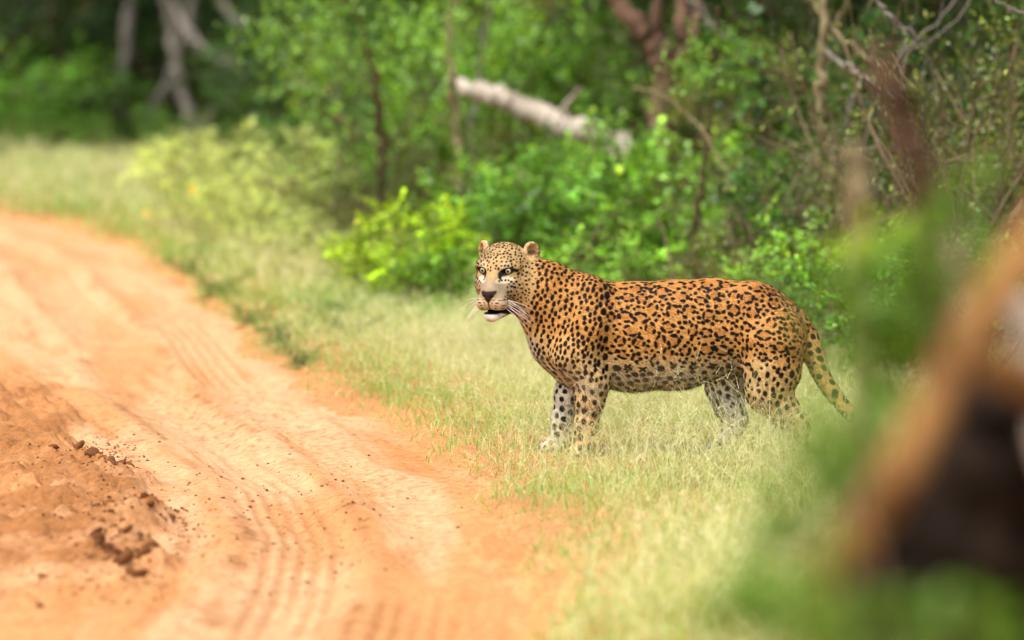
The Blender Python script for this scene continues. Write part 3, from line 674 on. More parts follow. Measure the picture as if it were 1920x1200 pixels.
# ------------------------------------------------------------------ plants
def grow(seed, H, spread, stems=6, branches=7, twigs=4, leaves=9, ll=.035, lw=.02, r0=.012, bare=.2, up=.5, blen=.34, tlen=.13, size_var=.35, yellow=.1):
    """a shrub: arching stems, branches, twigs, leaves set along the twigs. Returns (stem mesh, leaf mesh)"""
    R_ = np.random.default_rng(seed); T_ = Tubes(); lp, la, ln_, lt = [], [], [], []
    for s in range(stems):
        az = 2 * math.pi * (s + R_.uniform(-.4, .4)) / stems; rad = spread * math.sqrt(R_.uniform(.08, 1)); h = H * R_.uniform(.62, 1.05) * (1 - .25 * rad / spread)
        o = np.array([math.cos(az), math.sin(az), 0]); b0 = o * R_.uniform(.01, .06) + [0, 0, -.03]
        P = smooth_path([b0, o * rad * .30 + [0, 0, h * .38] + R_.normal(0, .04, 3) * H, o * rad * .68 + [0, 0, h * .74] + R_.normal(0, .05, 3) * H, o * rad + [0, 0, h] + R_.normal(0, .04, 3) * H], 9)
        T_.add(P, np.linspace(r0, r0 * .3, 9) * R_.uniform(.7, 1.2), 5)
        for b in range(branches):
            t = R_.uniform(bare, 1.0); c = P[int(t * 8)]; d = unit(R_.normal(size=3) * [1, 1, .7] + o * .5 + [0, 0, up]); L = blen * H * R_.uniform(.5, 1.1) * (1.1 - .5 * t)
            Q = smooth_path([c, c + d * L * .5 + R_.normal(0, .05, 3) * L, c + d * L + [0, 0, -.12 * L] + R_.normal(0, .1, 3) * L], 5)
            T_.add(Q, np.linspace(r0 * .38, r0 * .14, 5), 4)
            for w_ in range(twigs):
                c2 = Q[R_.integers(1, 5)]; d2 = unit(d * .7 + R_.normal(size=3) * .8 + [0, 0, .15]); L2 = tlen * H * R_.uniform(.5, 1.3); e2 = c2 + d2 * L2
                if w_ % 2 == 0: T_.add(np.array([c2, (c2 + e2) / 2 + R_.normal(0, .08, 3) * L2, e2]), np.array([.14, .11, .07]) * r0, 3)
                k = max(1, int(leaves * R_.uniform(.6, 1.3))); tt = np.linspace(.12, 1, k)[:, None]
                lp.append(c2 + d2 * L2 * tt + R_.normal(0, .010, (k, 3)) * H)
                sd = unit(np.cross(d2, [0, 0, 1.0]) + 1e-3) * np.where(np.arange(k) % 2, 1, -1)[:, None]
                la.append(unit(d2 * .6 + sd * .9 + R_.normal(0, .35, (k, 3)))); lt.append(np.full(k, R_.lognormal(-.16, .5)))
                ln_.append(unit(R_.normal(0, .45, (k, 3)) + [0, 0, 1.0]))
    lp, la, ln_, lt = map(np.concatenate, (lp, la, ln_, lt)); n = len(lp)
    keep = lp[:, 2] > .03; lp, la, ln_, lt = lp[keep], la[keep], ln_[keep], lt[keep]; n = len(lp)
    sz = R_.uniform(1 - size_var, 1 + size_var, n); v = np.clip(lt, .35, 2.0) * R_.uniform(.75, 1.25, n)
    col = v[:, None] * np.array([1, 1, 1.0]); yl = R_.random(n) < yellow; col[yl] = col[yl] * [1.9, 1.35, .7]
    V, F, C = leaf_mesh_arrays(lp, la, ln_, ll * sz, lw * sz, np.clip(col, .2, 2.6))
    return T_.mesh('stems'), make_mesh('foliage', V, F, 3, C)

L_BRIGHT = leaf_material('leaf_bright_green', (.215, .42, .05))
L_LIME = leaf_material('leaf_lime', (.42, .60, .035), trans=.45, vary=.12)
L_MID = leaf_material('leaf_green', (.115, .27, .03))
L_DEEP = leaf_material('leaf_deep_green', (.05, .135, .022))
L_OLIVE = leaf_material('leaf_olive', (.17, .22, .045))
L_PALE = leaf_material('leaf_pale_feathery', (.58, .67, .29), trans=.45, vary=.15)
L_NEAR = leaf_material('leaf_near_yellow_green', (.135, .265, .014), trans=.4, vary=.1)
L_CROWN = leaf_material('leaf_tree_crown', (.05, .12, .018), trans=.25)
B_TWIG = bark_material('bark_twig', (.10, .065, .04), (.25, .18, .115))
B_RED = bark_material('bark_reddish', (.06, .03, .02), (.36, .22, .155), 14)
B_GREY = bark_material('bark_grey', (.08, .07, .058), (.24, .21, .175), 10)
B_DEAD = bark_material('bark_dead_grey', (.12, .105, .088), (.32, .285, .24), 8)
B_WHITE = bark_material('bark_bleached', (.20, .15, .11), (.66, .58, .49), 9, .8)
B_TAN = bark_material('bark_tan', (.13, .105, .055), (.28, .225, .125), 12)
B_SHADE = bark_material('bark_shade_tone', (.006, .004, .003), (.028, .016, .009), 12)  # the near stump's deep shade is put into this bark colour
B_ORANGE = bark_material('bark_orange', (.09, .038, .012), (.36, .18, .06), 9)
B_BROWN = bark_material('bark_brown', (.035, .02, .012), (.105, .06, .035), 12)

PROTO = {
    'broad':   grow(1, 1.0, .55, 8, 9, 5, 9, .052, .038, .010, .15, .5, .36, .16, yellow=.05),
    'broad_b': grow(2, 1.0, .60, 9, 9, 5, 10, .044, .032, .010, .10, .3, .40, .16, yellow=.06),
    'fine':    grow(3, 1.0, .65, 9, 10, 6, 12, .024, .011, .010, .12, .4, .40, .17, yellow=.08),
    'fine_b':  grow(4, 1.0, .50, 7, 10, 6, 12, .026, .013, .012, .20, .7, .34, .17, yellow=.1),
    'loose':   grow(5, 1.0, .70, 7, 7, 4, 8, .038, .024, .013, .30, .6, .42, .16, yellow=.07),
    'twiggy':  grow(6, 1.0, .70, 10, 9, 5, 3, .026, .014, .010, .10, .4, .44, .20, yellow=.12),
    'weed':    grow(7, 1.0, .38, 11, 9, 5, 10, .030, .010, .006, .12, 1.3, .20, .09, yellow=.04),
}
def plant(name, label, cat, proto, px, d, h, mat, wide=1.0, rot=None, group=None, stem=None, seedling=False):
    """a plant of that height (m) standing at d metres from the camera"""
    st, fo = PROTO[proto]; x = (px - 960) / FPX * d; y = d - DIST
    o = link(name, None, loc=(x, y, float(ground_z(x, y)[0]))); tag(o, label, cat, group)
    o.rotation_euler = (0, 0, rot if rot is not None else (px * .37 + d * 1.9) % 6.28); h *= 1.08; o.scale = (h * wide * 1.1, h * wide * 1.1, h)
    link('stems', st, o, stem or B_TWIG); link('foliage', fo, o, mat)
    return o

# the lime bush and its neighbours in front of the thicket
plant('shrub', 'lime-yellow leafy bush in front of the thicket beside the leopard\'s face', 'bush', 'broad', 775, 22.6, .62, L_LIME, .95)
plant('shrub', 'low lime-green bush spreading into the grass left of the lime-yellow bush', 'bush', 'broad_b', 695, 23.2, .36, L_LIME, 1.1)
plant('shrub', 'small deep green bush directly behind the leopard\'s chin', 'bush', 'broad_b', 850, 22.3, .40, L_BRIGHT, 1.1)
plant('shrub', 'dull green small-leaved bush between the tall pale weeds and the lime bush', 'bush', 'fine', 620, 25.6, .80, L_OLIVE, .8)
plant('shrub', 'round bright green bush below the bleached fallen trunk', 'bush', 'broad', 930, 24.2, .80, L_BRIGHT, 1.0)
plant('shrub', 'dense mid green bush over the leopard\'s nape, under the bleached trunk\'s thick end', 'bush', 'broad_b', 1065, 23.6, .78, L_MID, 1.05)
plant('shrub', 'slim mid green bush reaching up in front of the bleached fallen trunk', 'bush', 'loose', 955, 25.2, 1.0, L_MID, .5)
plant('shrub', 'slim bright bush half covering the thick end of the bleached trunk', 'bush', 'broad', 1105, 25.0, .86, L_BRIGHT, .5)
plant('shrub', 'low bright leafy bush just above the leopard\'s shoulder', 'bush', 'broad', 1120, 21.6, .50, L_BRIGHT, 1.2)
plant('shrub', 'tall fresh green bush in front of the forked reddish tree', 'bush', 'broad', 1300, 23.0, 1.0, L_BRIGHT, .9)
plant('shrub', 'leafy green bush at the foot of the forked reddish tree', 'bush', 'broad_b', 1215, 23.8, .98, L_BRIGHT, .75)
plant('shrub', 'fine-leaved dull green bush behind the leopard\'s back', 'bush', 'fine', 1290, 21.2, .64, L_OLIVE, 1.2)
plant('shrub', 'bright glossy bush behind the leopard\'s hip', 'bush', 'broad_b', 1480, 20.2, .66, L_BRIGHT, .85)
plant('shrub', 'low green bush behind the leopard\'s rump', 'bush', 'loose', 1545, 19.6, .58, L_MID, 1.0)
plant('shrub', 'dark green bush filling the gap behind the glossy bush', 'bush', 'broad_b', 1570, 21.8, .95, L_DEEP, .9)
plant('shrub', 'twiggy half-bare bush below the tan upright stem', 'bush', 'twiggy', 1445, 21.8, 1.0, L_OLIVE, .9)
plant('shrub', 'olive thorny bush behind the blurred brown sapling', 'bush', 'fine', 1730, 20.3, 1.35, L_OLIVE, .62)
plant('shrub', 'tall olive thorny bush at the dark right-hand end of the thicket', 'bush', 'fine_b', 1865, 20.0, 1.55, L_OLIVE, .62)
plant('shrub', 'half-bare tangle of brown twigs behind the blurred brown sapling', 'bush', 'twiggy', 1655, 20.9, 1.6, L_OLIVE, .55)
plant('shrub', 'half-bare tangle of brown twigs at the dark right end of the thicket', 'bush', 'twiggy', 1815, 19.6, 1.65, L_OLIVE, .55)
plant('shrub', 'low deep green bush under the olive thorny bushes', 'bush', 'broad_b', 1690, 18.9, .62, L_MID, 1.1)
plant('shrub', 'sprawling deep green bush behind the blurred orange branch', 'bush', 'loose', 1840, 18.6, .8, L_MID, 1.0)
plant('shrub', 'light green spreading bush hanging over the narrow brown sapling', 'bush', 'loose', 720, 27.6, 1.55, L_BRIGHT, .62)
plant('shrub', 'tall light green bush behind the pale upright sapling', 'bush', 'broad', 860, 28.0, 1.55, L_BRIGHT, .62)
plant('shrub', 'tall bright bush above the bleached fallen trunk', 'bush', 'broad', 1010, 28.4, 1.62, L_BRIGHT, .66)
plant('shrub', 'tall bright bush left of the forked reddish tree', 'bush', 'broad_b', 1105, 27.6, 1.5, L_BRIGHT, .6)
plant('shrub', 'shadowed small-leaved bush below the light green spreading bush', 'bush', 'fine', 745, 26.2, .92, L_MID, .9)
plant('shrub', 'shaded olive bush under the pale upright sapling', 'bush', 'fine_b', 850, 25.9, .86, L_OLIVE, .9)
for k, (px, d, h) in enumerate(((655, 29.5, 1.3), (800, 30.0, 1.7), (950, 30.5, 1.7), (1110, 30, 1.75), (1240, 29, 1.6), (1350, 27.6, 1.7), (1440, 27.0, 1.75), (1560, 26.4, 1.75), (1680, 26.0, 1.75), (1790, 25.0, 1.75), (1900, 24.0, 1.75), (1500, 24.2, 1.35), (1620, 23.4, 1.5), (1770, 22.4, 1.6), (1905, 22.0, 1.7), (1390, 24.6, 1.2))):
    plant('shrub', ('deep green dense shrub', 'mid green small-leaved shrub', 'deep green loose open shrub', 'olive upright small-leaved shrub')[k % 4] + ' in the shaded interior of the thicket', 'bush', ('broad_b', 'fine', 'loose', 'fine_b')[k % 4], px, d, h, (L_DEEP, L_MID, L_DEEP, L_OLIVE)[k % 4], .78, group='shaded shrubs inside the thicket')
WALL = [(-60, 43, 1.7), (60, 44.5, 1.9), (190, 45, 1.9), (320, 46, 1.9), (450, 45, 1.9), (560, 42, 1.8), (660, 38, 1.9), (780, 36, 1.9), (920, 35, 1.9), (1060, 35, 1.9), (1200, 34, 1.9), (1330, 33, 1.9), (1460, 32, 1.9), (1590, 31, 1.9), (1720, 30, 1.9), (1850, 29, 1.9), (1960, 28, 1.9), (400, 43, 1.2), (520, 40, 1.2), (250, 43, 1.0), (610, 35.5, 1.5), (-20, 49, 2.4), (110, 50, 2.4), (240, 50, 2.4), (370, 50, 2.4), (500, 49, 2.4), (620, 46, 2.4), (730, 43, 2.4), (850, 41, 2.4), (980, 40, 2.4), (1120, 40, 2.4), (1260, 39, 2.4), (1400, 38, 2.4), (1530, 36, 2.4), (1660, 35, 2.4), (1790, 34, 2.4), (1920, 33, 2.4), (-160, 45, 2.0), (-270, 46, 2.0), (-390, 47, 2.1), (-520, 48, 2.1), (-330, 51, 2.5), (-160, 51, 2.5)]
KIND = {'broad': 'broad-leaved', 'broad_b': 'dense broad-leaved', 'fine': 'small-leaved', 'fine_b': 'upright small-leaved', 'loose': 'loose open'}
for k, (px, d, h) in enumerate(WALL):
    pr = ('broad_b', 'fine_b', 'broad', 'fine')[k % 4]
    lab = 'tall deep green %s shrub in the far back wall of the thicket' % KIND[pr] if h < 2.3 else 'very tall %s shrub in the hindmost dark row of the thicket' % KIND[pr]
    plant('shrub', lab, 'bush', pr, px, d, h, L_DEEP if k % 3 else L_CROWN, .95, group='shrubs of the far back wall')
for px, d, h, lab in ((30, 40.5, 1.0, 'bright green bush where the far grass meets the thicket, beside a shorter one'), (130, 41.5, .85, 'shorter bright green bush beside the bright bush in the far grass'), (210, 41.5, .6, 'low deep green bush at the foot of the far grey trunk'), (300, 41, .30, 'low green bush under the far leaning dead stems'), (455, 38, .24, 'low green bush behind the tall pale weeds')):
    plant('shrub', lab, 'bush', 'broad_b', px, d, h, L_MID if h > .7 else L_DEEP, 1.15)
for k, (px, d, h) in enumerate(((335, 28.6, .60), (388, 28.2, .68), (455, 27.4, .56), (520, 27.0, .72), (560, 26.4, .56), (605, 26.0, .52), (430, 26.4, .44), (500, 25.4, .42), (545, 24.8, .36), (610, 24.2, .32), (380, 26.8, .36))):
    plant('weed', ('tall' if h > .5 else 'shorter') + ' pale feathery weed rising from the grass at the track\'s bend', 'weed', 'weed', px, d, h * 1.12, L_PALE, 1.25, group='pale feathery weeds')
for k, (px, d, h) in enumerate(((470, 21.6, .16), (520, 20.4, .15), (560, 19.6, .16), (610, 21.4, .18), (410, 23.2, .18), (660, 20.6, .14), (350, 24.6, .18))):
    plant('weed', 'low leafy green weed at the grass edge of the track', 'weed', 'fine', px, d, h, L_MID, 1.3, group='low weeds along the track edge')
for k, (px, d, h) in enumerate(((-10, 38.6, .34), (70, 39.2, .42), (120, 38.4, .26), (165, 39.4, .40), (235, 38.8, .30), (290, 39.6, .46), (345, 38.4, .34), (410, 38.8, .44), (470, 36.8, .36), (540, 35.0, .42))):
    plant('weed', 'ragged green weed where the far grass runs into the thicket', 'weed', ('fine', 'weed')[k % 2], px, d, h, L_MID, 1.5, group='weeds at the far grass edge')
# yellow flowers in the far weeds
FL = leaf_material('yellow_petal', (1, .62, .03), vary=0)
for px, py, d in ((362, 358, 26.6), (275, 402, 28.5)):
    c = at(px, py, d); a = np.arange(6) * 2 * math.pi / 6; ax_ = unit(np.c_[np.cos(a), np.sin(a) * .6 - .5, np.sin(a) * .5 + .2])
    V, F, C = leaf_mesh_arrays(np.zeros((6, 3)), ax_, unit(np.tile([0, -.8, .6], (6, 1))), np.full(6, .03), np.full(6, .022), np.ones((6, 3)))
    g = float(ground_z(c[0], c[1])[0]); o = link('wildflower', None, loc=(c[0], c[1], g)); tag(o, 'tiny yellow flower on a thin stem in the far pale grass', 'flower', 'yellow flowers')
    link('stem', Tubes().add([(0, 0, 0), (.005, 0, (c[2] - g) * .5), (0, 0, c[2] - g)], .002, 4).mesh('flower_stem'), o, B_TWIG)
    link('petals', make_mesh('petals', V + [0, 0, c[2] - g], F, 3, C), o, FL)

# ------------------------------------------------------------------ trees, trunks and dead wood
def limb_path(P, n=18, wob=.25, seed=0):
    """P: (photo x, photo y, metres away, half width in photo pixels); returns points and radii"""
    R_ = np.random.default_rng(seed + int(P[0][0])); w_ = np.array([at(p[0], p[1], p[2]) for p in P]); r = np.array([p[3] * p[2] / FPX for p in P])
    q = smooth_path(np.c_[w_, r], n); rr = np.maximum(q[:, 3], .002)
    j = R_.normal(0, 1, (n, 3)); j[0] = j[-1] = 0
    return q[:, :3] + j * rr[:, None] * wob, rr * R_.uniform(.9, 1.1, n)
def crown_mesh(seed, c, rad, n, ll=.10):
    R_ = np.random.default_rng(seed); cl = unit(R_.normal(size=(46, 3))) * R_.uniform(.25, 1, (46, 1)) ** .5 * rad + c
    p = cl[R_.integers(46, size=n)] + R_.normal(0, .17, (n, 3)) * np.mean(rad)
    v = R_.uniform(.6, 1.4, (n, 1)) * np.ones(3)
    return leaf_mesh_arrays(p, unit(R_.normal(size=(n, 3))), unit(R_.normal(0, .6, (n, 3)) + [0, 0, 1]), ll * R_.uniform(.6, 1.3, n), ll * .6 * R_.uniform(.6, 1.3, n), v)
def tree(name, label, cat, limbs, mat, crown=None, group=None, sides=9, seed=0, leafmat=None):
    """first limb is the trunk and starts on the ground; the rest are limbs. crown = (height, radius, leaves)"""
    base = at(*limbs[0][0][:3]); base[2] = float(ground_z(base[0], base[1])[0]) - .03
    o = link(name, None, loc=base); tag(o, label, cat, group)
    for i, L in enumerate(limbs):
        p, r = limb_path(L, max(10, 6 * len(L)), .6 if cat == 'sapling' and L[0][3] < 12 else .25, seed + i)
        if i == 0: p[0, 2] = min(p[0, 2], base[2])
        link('trunk' if i == 0 else 'limb', Tubes().add(p - base, r, sides if i == 0 else 7).mesh('wood'), o, mat)
        top = p[-1] if i == 0 or p[-1, 2] > top[2] else top
    if crown:
        cz, rad, n = crown[:3]; c = np.array([top[0] - base[0], top[1] - base[1], cz]) + (np.array(crown[3]) if len(crown) > 3 else 0)
        V, F, C = crown_mesh(seed + 90, c, np.array([rad, rad, rad * .6]), n, crown[4] if len(crown) > 4 else .12)
        tk = np.array([top - base, (top - base) * .4 + c * .6, c + [0, 0, .3]])
        link('limb', Tubes().add(smooth_path(tk, 8), np.linspace(max(.012, r[-1]), .01, 8), 6).mesh('wood'), o, mat)
        link('crown', make_mesh('crown', V, F, 3, C), o, leafmat or L_CROWN)
    return o
G_ = lambda px, d: (px, 600 + FPX * math.tan(math.atan(CAM_H / d) - PITCH), d)      # photo pixel of the ground at that distance
tree('forked_tree', 'forked tree with reddish-brown trunk and pale upper limb inside the thicket', 'tree',
     [[(*G_(1192, 26), 25), (1200, 400, 26, 24), (1220, 300, 26, 24), (1250, 170, 26, 26), (1246, 120, 26, 24), (1212, 66, 26, 20), (1165, 10, 26, 17), (1120, -70, 26, 15)],
      [(1236, 100, 26, 14), (1232, 50, 26, 12), (1240, -60, 26, 10)],
      [(1256, 160, 26, 18), (1272, 120, 25.9, 15), (1278, 60, 25.9, 14), (1286, -60, 25.9, 12)],
      [(1270, 125, 25.8, 10), (1296, 80, 25.7, 9), (1310, 20, 25.7, 9), (1318, -70, 25.7, 8)]], B_RED, (3.7, 1.9, 5200, (0.2, .2, 0)), seed=3)
lg = tree('fallen_trunk', 'bleached whitish dead trunk leaning through the bushes', 'log',
     [[(*G_(1150, 25.6), 9), (1152, 400, 25.6, 9), (1150, 350, 25.7, 7), (1158, 292, 25.8, 9)],
      [(852, 152, 26.6, 10), (890, 170, 26.5, 17), (945, 188, 26.3, 21), (1000, 208, 26.2, 21), (1075, 243, 25.9, 24), (1145, 274, 25.7, 25), (1178, 290, 25.6, 19)],
      [(1176, 286, 25.6, 12), (1182, 304, 25.5, 10), (1176, 322, 25.5, 6)], [(1040, 225, 26, 7), (1068, 190, 25.9, 5), (1090, 165, 25.8, 3)]], B_WHITE, seed=5, sides=12)
tree('sapling', 'thin brown sapling with leafy top at the left end of the bushes', 'sapling',
     [[(*G_(716, 25.8), 8), (716, 380, 25.8, 8), (715, 280, 25.8, 7), (706, 170, 25.8, 7), (690, 95, 25.8, 6), (672, 20, 25.8, 5), (665, -60, 25.8, 4)]], B_BROWN, (1.45, .62, 1000, (-.12, -.3, 0), .05), seed=7, leafmat=L_BRIGHT)
tree('sapling', 'pale tan upright sapling in front of the shaded olive bush', 'sapling',
     [[(*G_(866, 25.2), 9), (864, 420, 25.2, 9), (862, 340, 25.2, 8), (855, 250, 25.2, 8), (850, 175, 25.2, 8), (846, 90, 25.3, 6), (848, -60, 25.4, 5)]], B_TAN, (1.48, .5, 800, (.08, -.25, 0), .05), seed=8, leafmat=L_BRIGHT)
tree('sapling', 'slender grey stem rising behind the bleached fallen trunk', 'sapling',
     [[(*G_(880, 27.2), 5), (885, 300, 27.2, 5), (895, 150, 27.2, 5), (920, 20, 27.2, 4), (930, -60, 27.2, 4)]], B_GREY, (2.3, .7, 900, (0, 0, 0), .06), seed=9, leafmat=L_MID)
tree('sapling', 'kinked tan upright stem right of the forked reddish tree', 'sapling',
     [[(*G_(1566, 21.4), 9), (1562, 400, 21.4, 8), (1552, 270, 21.4, 9), (1538, 190, 21.4, 9), (1545, 110, 21.4, 9), (1548, 20, 21.4, 8), (1556, -70, 21.4, 7)],
      [(1550, 70, 21.4, 5), (1580, 20, 21.5, 4), (1600, -50, 21.6, 3)]], B_TAN, (3.0, 1.2, 2200, (.2, .4, 0)), seed=10)
tree('sapling', 'thin brown stem among the fine-leaved bushes behind the leopard\'s back', 'sapling',
     [[(*G_(1305, 22.2), 6), (1300, 470, 22.2, 6), (1306, 400, 22.2, 6), (1318, 340, 22.2, 5), (1330, 250, 22.2, 4), (1345, 120, 22.3, 3)]], B_BROWN, (1.35, .3, 500, (0, 0, 0), .035), seed=11, leafmat=L_BRIGHT)
# far left: grey trunks and leaning dead stems
tree('tree', 'straight grey trunk standing at the far edge of the grass', 'tree',
     [[(*G_(218, 42.5), 13), (222, 250, 42.5, 13), (228, 180, 42.5, 12), (240, 60, 42.5, 11), (246, -60, 42.5, 11)]], B_DEAD, (4.2, 2.4, 7500), seed=12)
tree('tree', 'dead stem leaning right into the tangle of branches beyond the grass', 'dead stem',
     [[(*G_(252, 42), 10), (278, 230, 42, 10), (310, 160, 42, 9), (338, 95, 42, 8), (372, -40, 42, 7)]], B_DEAD, (4.3, 1.8, 2600, (.5, 0, 0)), seed=13)
tree('tree', 'dead stem leaning left into the tangle of branches beyond the grass', 'dead stem',
     [[(*G_(392, 41), 12), (378, 262, 41, 12), (350, 200, 41, 11), (332, 130, 41, 10), (318, 40, 41, 9), (300, -60, 41, 8)]], B_DEAD, (4.2, 2.0, 3200, (-.3, 0, 0)), seed=14)
tree('dead_branch', 'long grey dead branch drooping down out of the far trees', 'dead branch',
     [[(*G_(735, 38), 8), (690, 205, 38.5, 12), (630, 190, 39, 13), (560, 172, 39.5, 13), (480, 148, 40, 12), (400, 105, 40.5, 11), (345, 50, 41, 10), (300, -60, 41, 9)]], B_DEAD, seed=15)
tree('dead_branch', 'second grey branch above the long drooping one', 'dead branch',
     [[(*G_(660, 39.6), 8), (600, 160, 40, 9), (540, 110, 40.3, 9), (470, 62, 40.6, 9), (420, 10, 41, 8), (390, -60, 41, 8)]], B_DEAD, seed=16)
tree('dead_branch', 'thin dead branch slanting the other way under the long drooping one', 'dead branch',
     [[(*G_(372, 40.4), 6), (400, 205, 40.4, 7), (450, 175, 40.2, 7), (520, 130, 40, 6), (620, 60, 40, 5), (700, -40, 40, 4)]], B_DEAD, seed=17)
tree('dead_branch', 'short pale dead stem in the shade left of the light green bushes', 'dead branch',
     [[(*G_(490, 39), 8), (494, 280, 39, 8), (505, 240, 39, 7), (512, 200, 39, 5)]], B_DEAD, seed=18)
tree('tree', 'shaded brown trunk among the bright bushes at the far left', 'tree',
     [[(*G_(112, 43.5), 14), (118, 160, 43.5, 13), (100, 70, 43.5, 12), (108, -60, 43.5, 11)]], B_BROWN, (4.0, 2.3, 7500), seed=19)
# right: sticks and lianas
def stick(label, P, mat, seed, group=None):
    p, r = limb_path(P, max(10, 7 * len(P)), .6, seed); r = r * .72; b = p[np.argmin(p[:, 2])].copy(); T_ = Tubes().add(p - b, r, 6)
    R_ = np.random.default_rng(seed + 400)
    for k in range(7):
        i = R_.integers(1, len(p) - 1); d = unit(p[i + 1] - p[i - 1] + R_.normal(0, .7, 3) * np.linalg.norm(p[i + 1] - p[i - 1])); L = R_.uniform(.06, .30)
        T_.add(np.array([p[i], p[i] + d * L * .5, p[i] + d * L + [0, 0, -.01]]) - b, [r[i] * .5, r[i] * .4, r[i] * .2], 4)
    return tag(link('dead_branch', T_.mesh('dead_branch'), None, mat, b), label, 'dead branch', group)
stick('grey broken branch slanting down beside the forked reddish tree', [(1230, -60, 24.5, 6), (1330, 42, 24.3, 6), (1378, 90, 24.2, 6), (1426, 136, 24, 5), (1470, 230, 23.8, 4), (1478, 420, 23.6, 3)], B_GREY, 21)
stick('thin brown vine sagging from the forked tree to the tan stem', [(1280, 70, 25.6, 4), (1340, 105, 24.8, 4), (1430, 128, 23.6, 3.5), (1500, 150, 22.4, 3), (1546, 170, 21.4, 3)], B_BROWN, 22)
stick('whitish broken stick pointing down right from the kinked tan stem', [(1548, 96, 21.3, 5), (1575, 118, 21, 6), (1620, 142, 20.8, 6), (1665, 168, 20.6, 5), (1720, 215, 20.4, 4), (1780, 330, 20.2, 2)], B_DEAD, 23)
stick('tan dead branch crossing above the whitish stick', [(1490, -40, 22, 6), (1556, 52, 21.4, 6), (1600, 88, 21.1, 5), (1650, 126, 20.9, 5), (1700, 190, 20.7, 4), (1715, 360, 20.5, 4)], B_TAN, 24)
stick('bleached pale branch hanging from the top of the thicket', [(1620, -50, 19.8, 4), (1648, 6, 19.8, 5), (1680, 40, 19.8, 5), (1712, 66, 19.8, 4), (1750, 140, 19.9, 2), (1760, 300, 20, 2)], B_DEAD, 25)
stick('grey forked twig reaching up right behind the blurred brown sapling', [(1600, 360, 20.6, 4), (1625, 250, 20.6, 4), (1660, 150, 20.6, 4), (1700, 92, 20.6, 4), (1760, 40, 20.6, 3), (1830, -50, 20.6, 3)], B_GREY, 26)
stick('thin grey twig running parallel to the forked twig', [(1690, 300, 20.2, 3), (1690, 120, 20.2, 3), (1745, 75, 20.2, 2.6), (1800, 30, 20.2, 2.4), (1850, -50, 20.2, 2.4)], B_GREY, 27)
stick('pale dead branch at the dark right end of the thicket', [(1840, -40, 19, 4), (1875, 6, 19, 4), (1925, 34, 19, 4), (1990, 120, 19, 3), (2010, 400, 19, 3)], B_GREY, 28)
for k in range(5):
    stick('dry brown twig fanning out below the kinked tan stem', [(1556 + 2 * k, 258 + 3 * k, 20.9, 1.6), (1534 - 5 * k * (k % 2), 292, 20.7, 1.3), (1500 + 9 * k - 14 * (k % 2), 330 - 6 * k, 20.5, 1.1), (1470 + 8 * k, 372 + 14 * (k % 3), 20.4, .8)], B_TAN, 30 + k, 'fan of dry twigs')
stick('long arching green-brown twig over the tall fresh green bush', [(1190, 165, 22.2, 2.5), (1240, 178, 22.1, 3), (1300, 226, 22, 4), (1340, 285, 21.9, 4), (1364, 338, 21.8, 4), (1372, 430, 21.7, 4), (1374, 560, 21.7, 4)], B_TAN, 36)
stick('dull twig hanging beside the kinked tan stem', [(1700, 280, 20.8, 2), (1605, 175, 20.8, 2.5), (1590, 260, 20.7, 3), (1598, 360, 20.7, 3), (1600, 470, 20.7, 3)], B_GREY, 37)
# added shade trees behind, unseen crowns block the sky and darken the thicket
for k, (px, d, cz, rad, n) in enumerate(((640, 33, 3.9, 2.3, 7500), (1040, 32, 3.8, 2.3, 7500), (1420, 29.5, 3.7, 2.2, 7500), (1760, 26.5, 3.6, 2.1, 7500), (1960, 23, 3.5, 1.8, 4200), (470, 46, 4.2, 2.6, 5200), (0, 47, 4.2, 2.6, 5200), (830, 36, 4.0, 2.4, 7500), (1600, 34, 4.0, 2.4, 7500))):
    tree('tree', 'shaded trunk of an added shade tree standing deep inside the thicket', 'tree', [[(*G_(px, d), 14), (px + 6, 120, d, 12), (px - 8, 0, d, 11), (px, -120, d, 10)]], B_BROWN, (cz, rad, n), group='added shade trees of the thicket', seed=50 + k)

# ------------------------------------------------------------------ the near, out-of-focus plants
tree('sapling', 'blurred brown broken-topped sapling close to the viewer', 'sapling',
     [[(*G_(1765, 7), 26), (1768, 900, 7, 26), (1752, 560, 7, 26), (1740, 420, 7, 27), (1722, 310, 7, 28), (1690, 210, 7, 28), (1655, 92, 7, 20)]], B_BROWN, seed=60)
tree('sapling', 'blurred pale tan post-like sapling behind the brown sapling', 'sapling',
     [[(*G_(1612, 8.5), 24), (1612, 600, 8.5, 24), (1610, 430, 8.5, 26), (1606, 330, 8.5, 22), (1602, 265, 8.5, 10)]], B_TAN, seed=61)
tree('sapling', 'short blurred tan sapling right of the brown sapling', 'sapling',
     [[(*G_(1800, 6.5), 16), (1800, 640, 6.5, 14), (1796, 500, 6.5, 14), (1790, 430, 6.5, 8)]], B_TAN, seed=62)
tree('dead_tree', 'thick orange-brown dead branch leaning across the near right corner', 'dead branch',
     [[(*G_(1480, 5.2), 32), (1525, 1230, 5.2, 32), (1592, 1050, 5.2, 33), (1645, 960, 5.2, 36), (1698, 865, 5.2, 37), (1760, 735, 5.3, 38), (1828, 615, 5.4, 36), (1898, 510, 5.5, 36), (1975, 390, 5.6, 32)],
      [(1790, 690, 5.6, 26), (1860, 690, 5.7, 30), (1935, 720, 5.8, 34), (2020, 780, 5.9, 32)]], B_ORANGE, seed=63, sides=12)
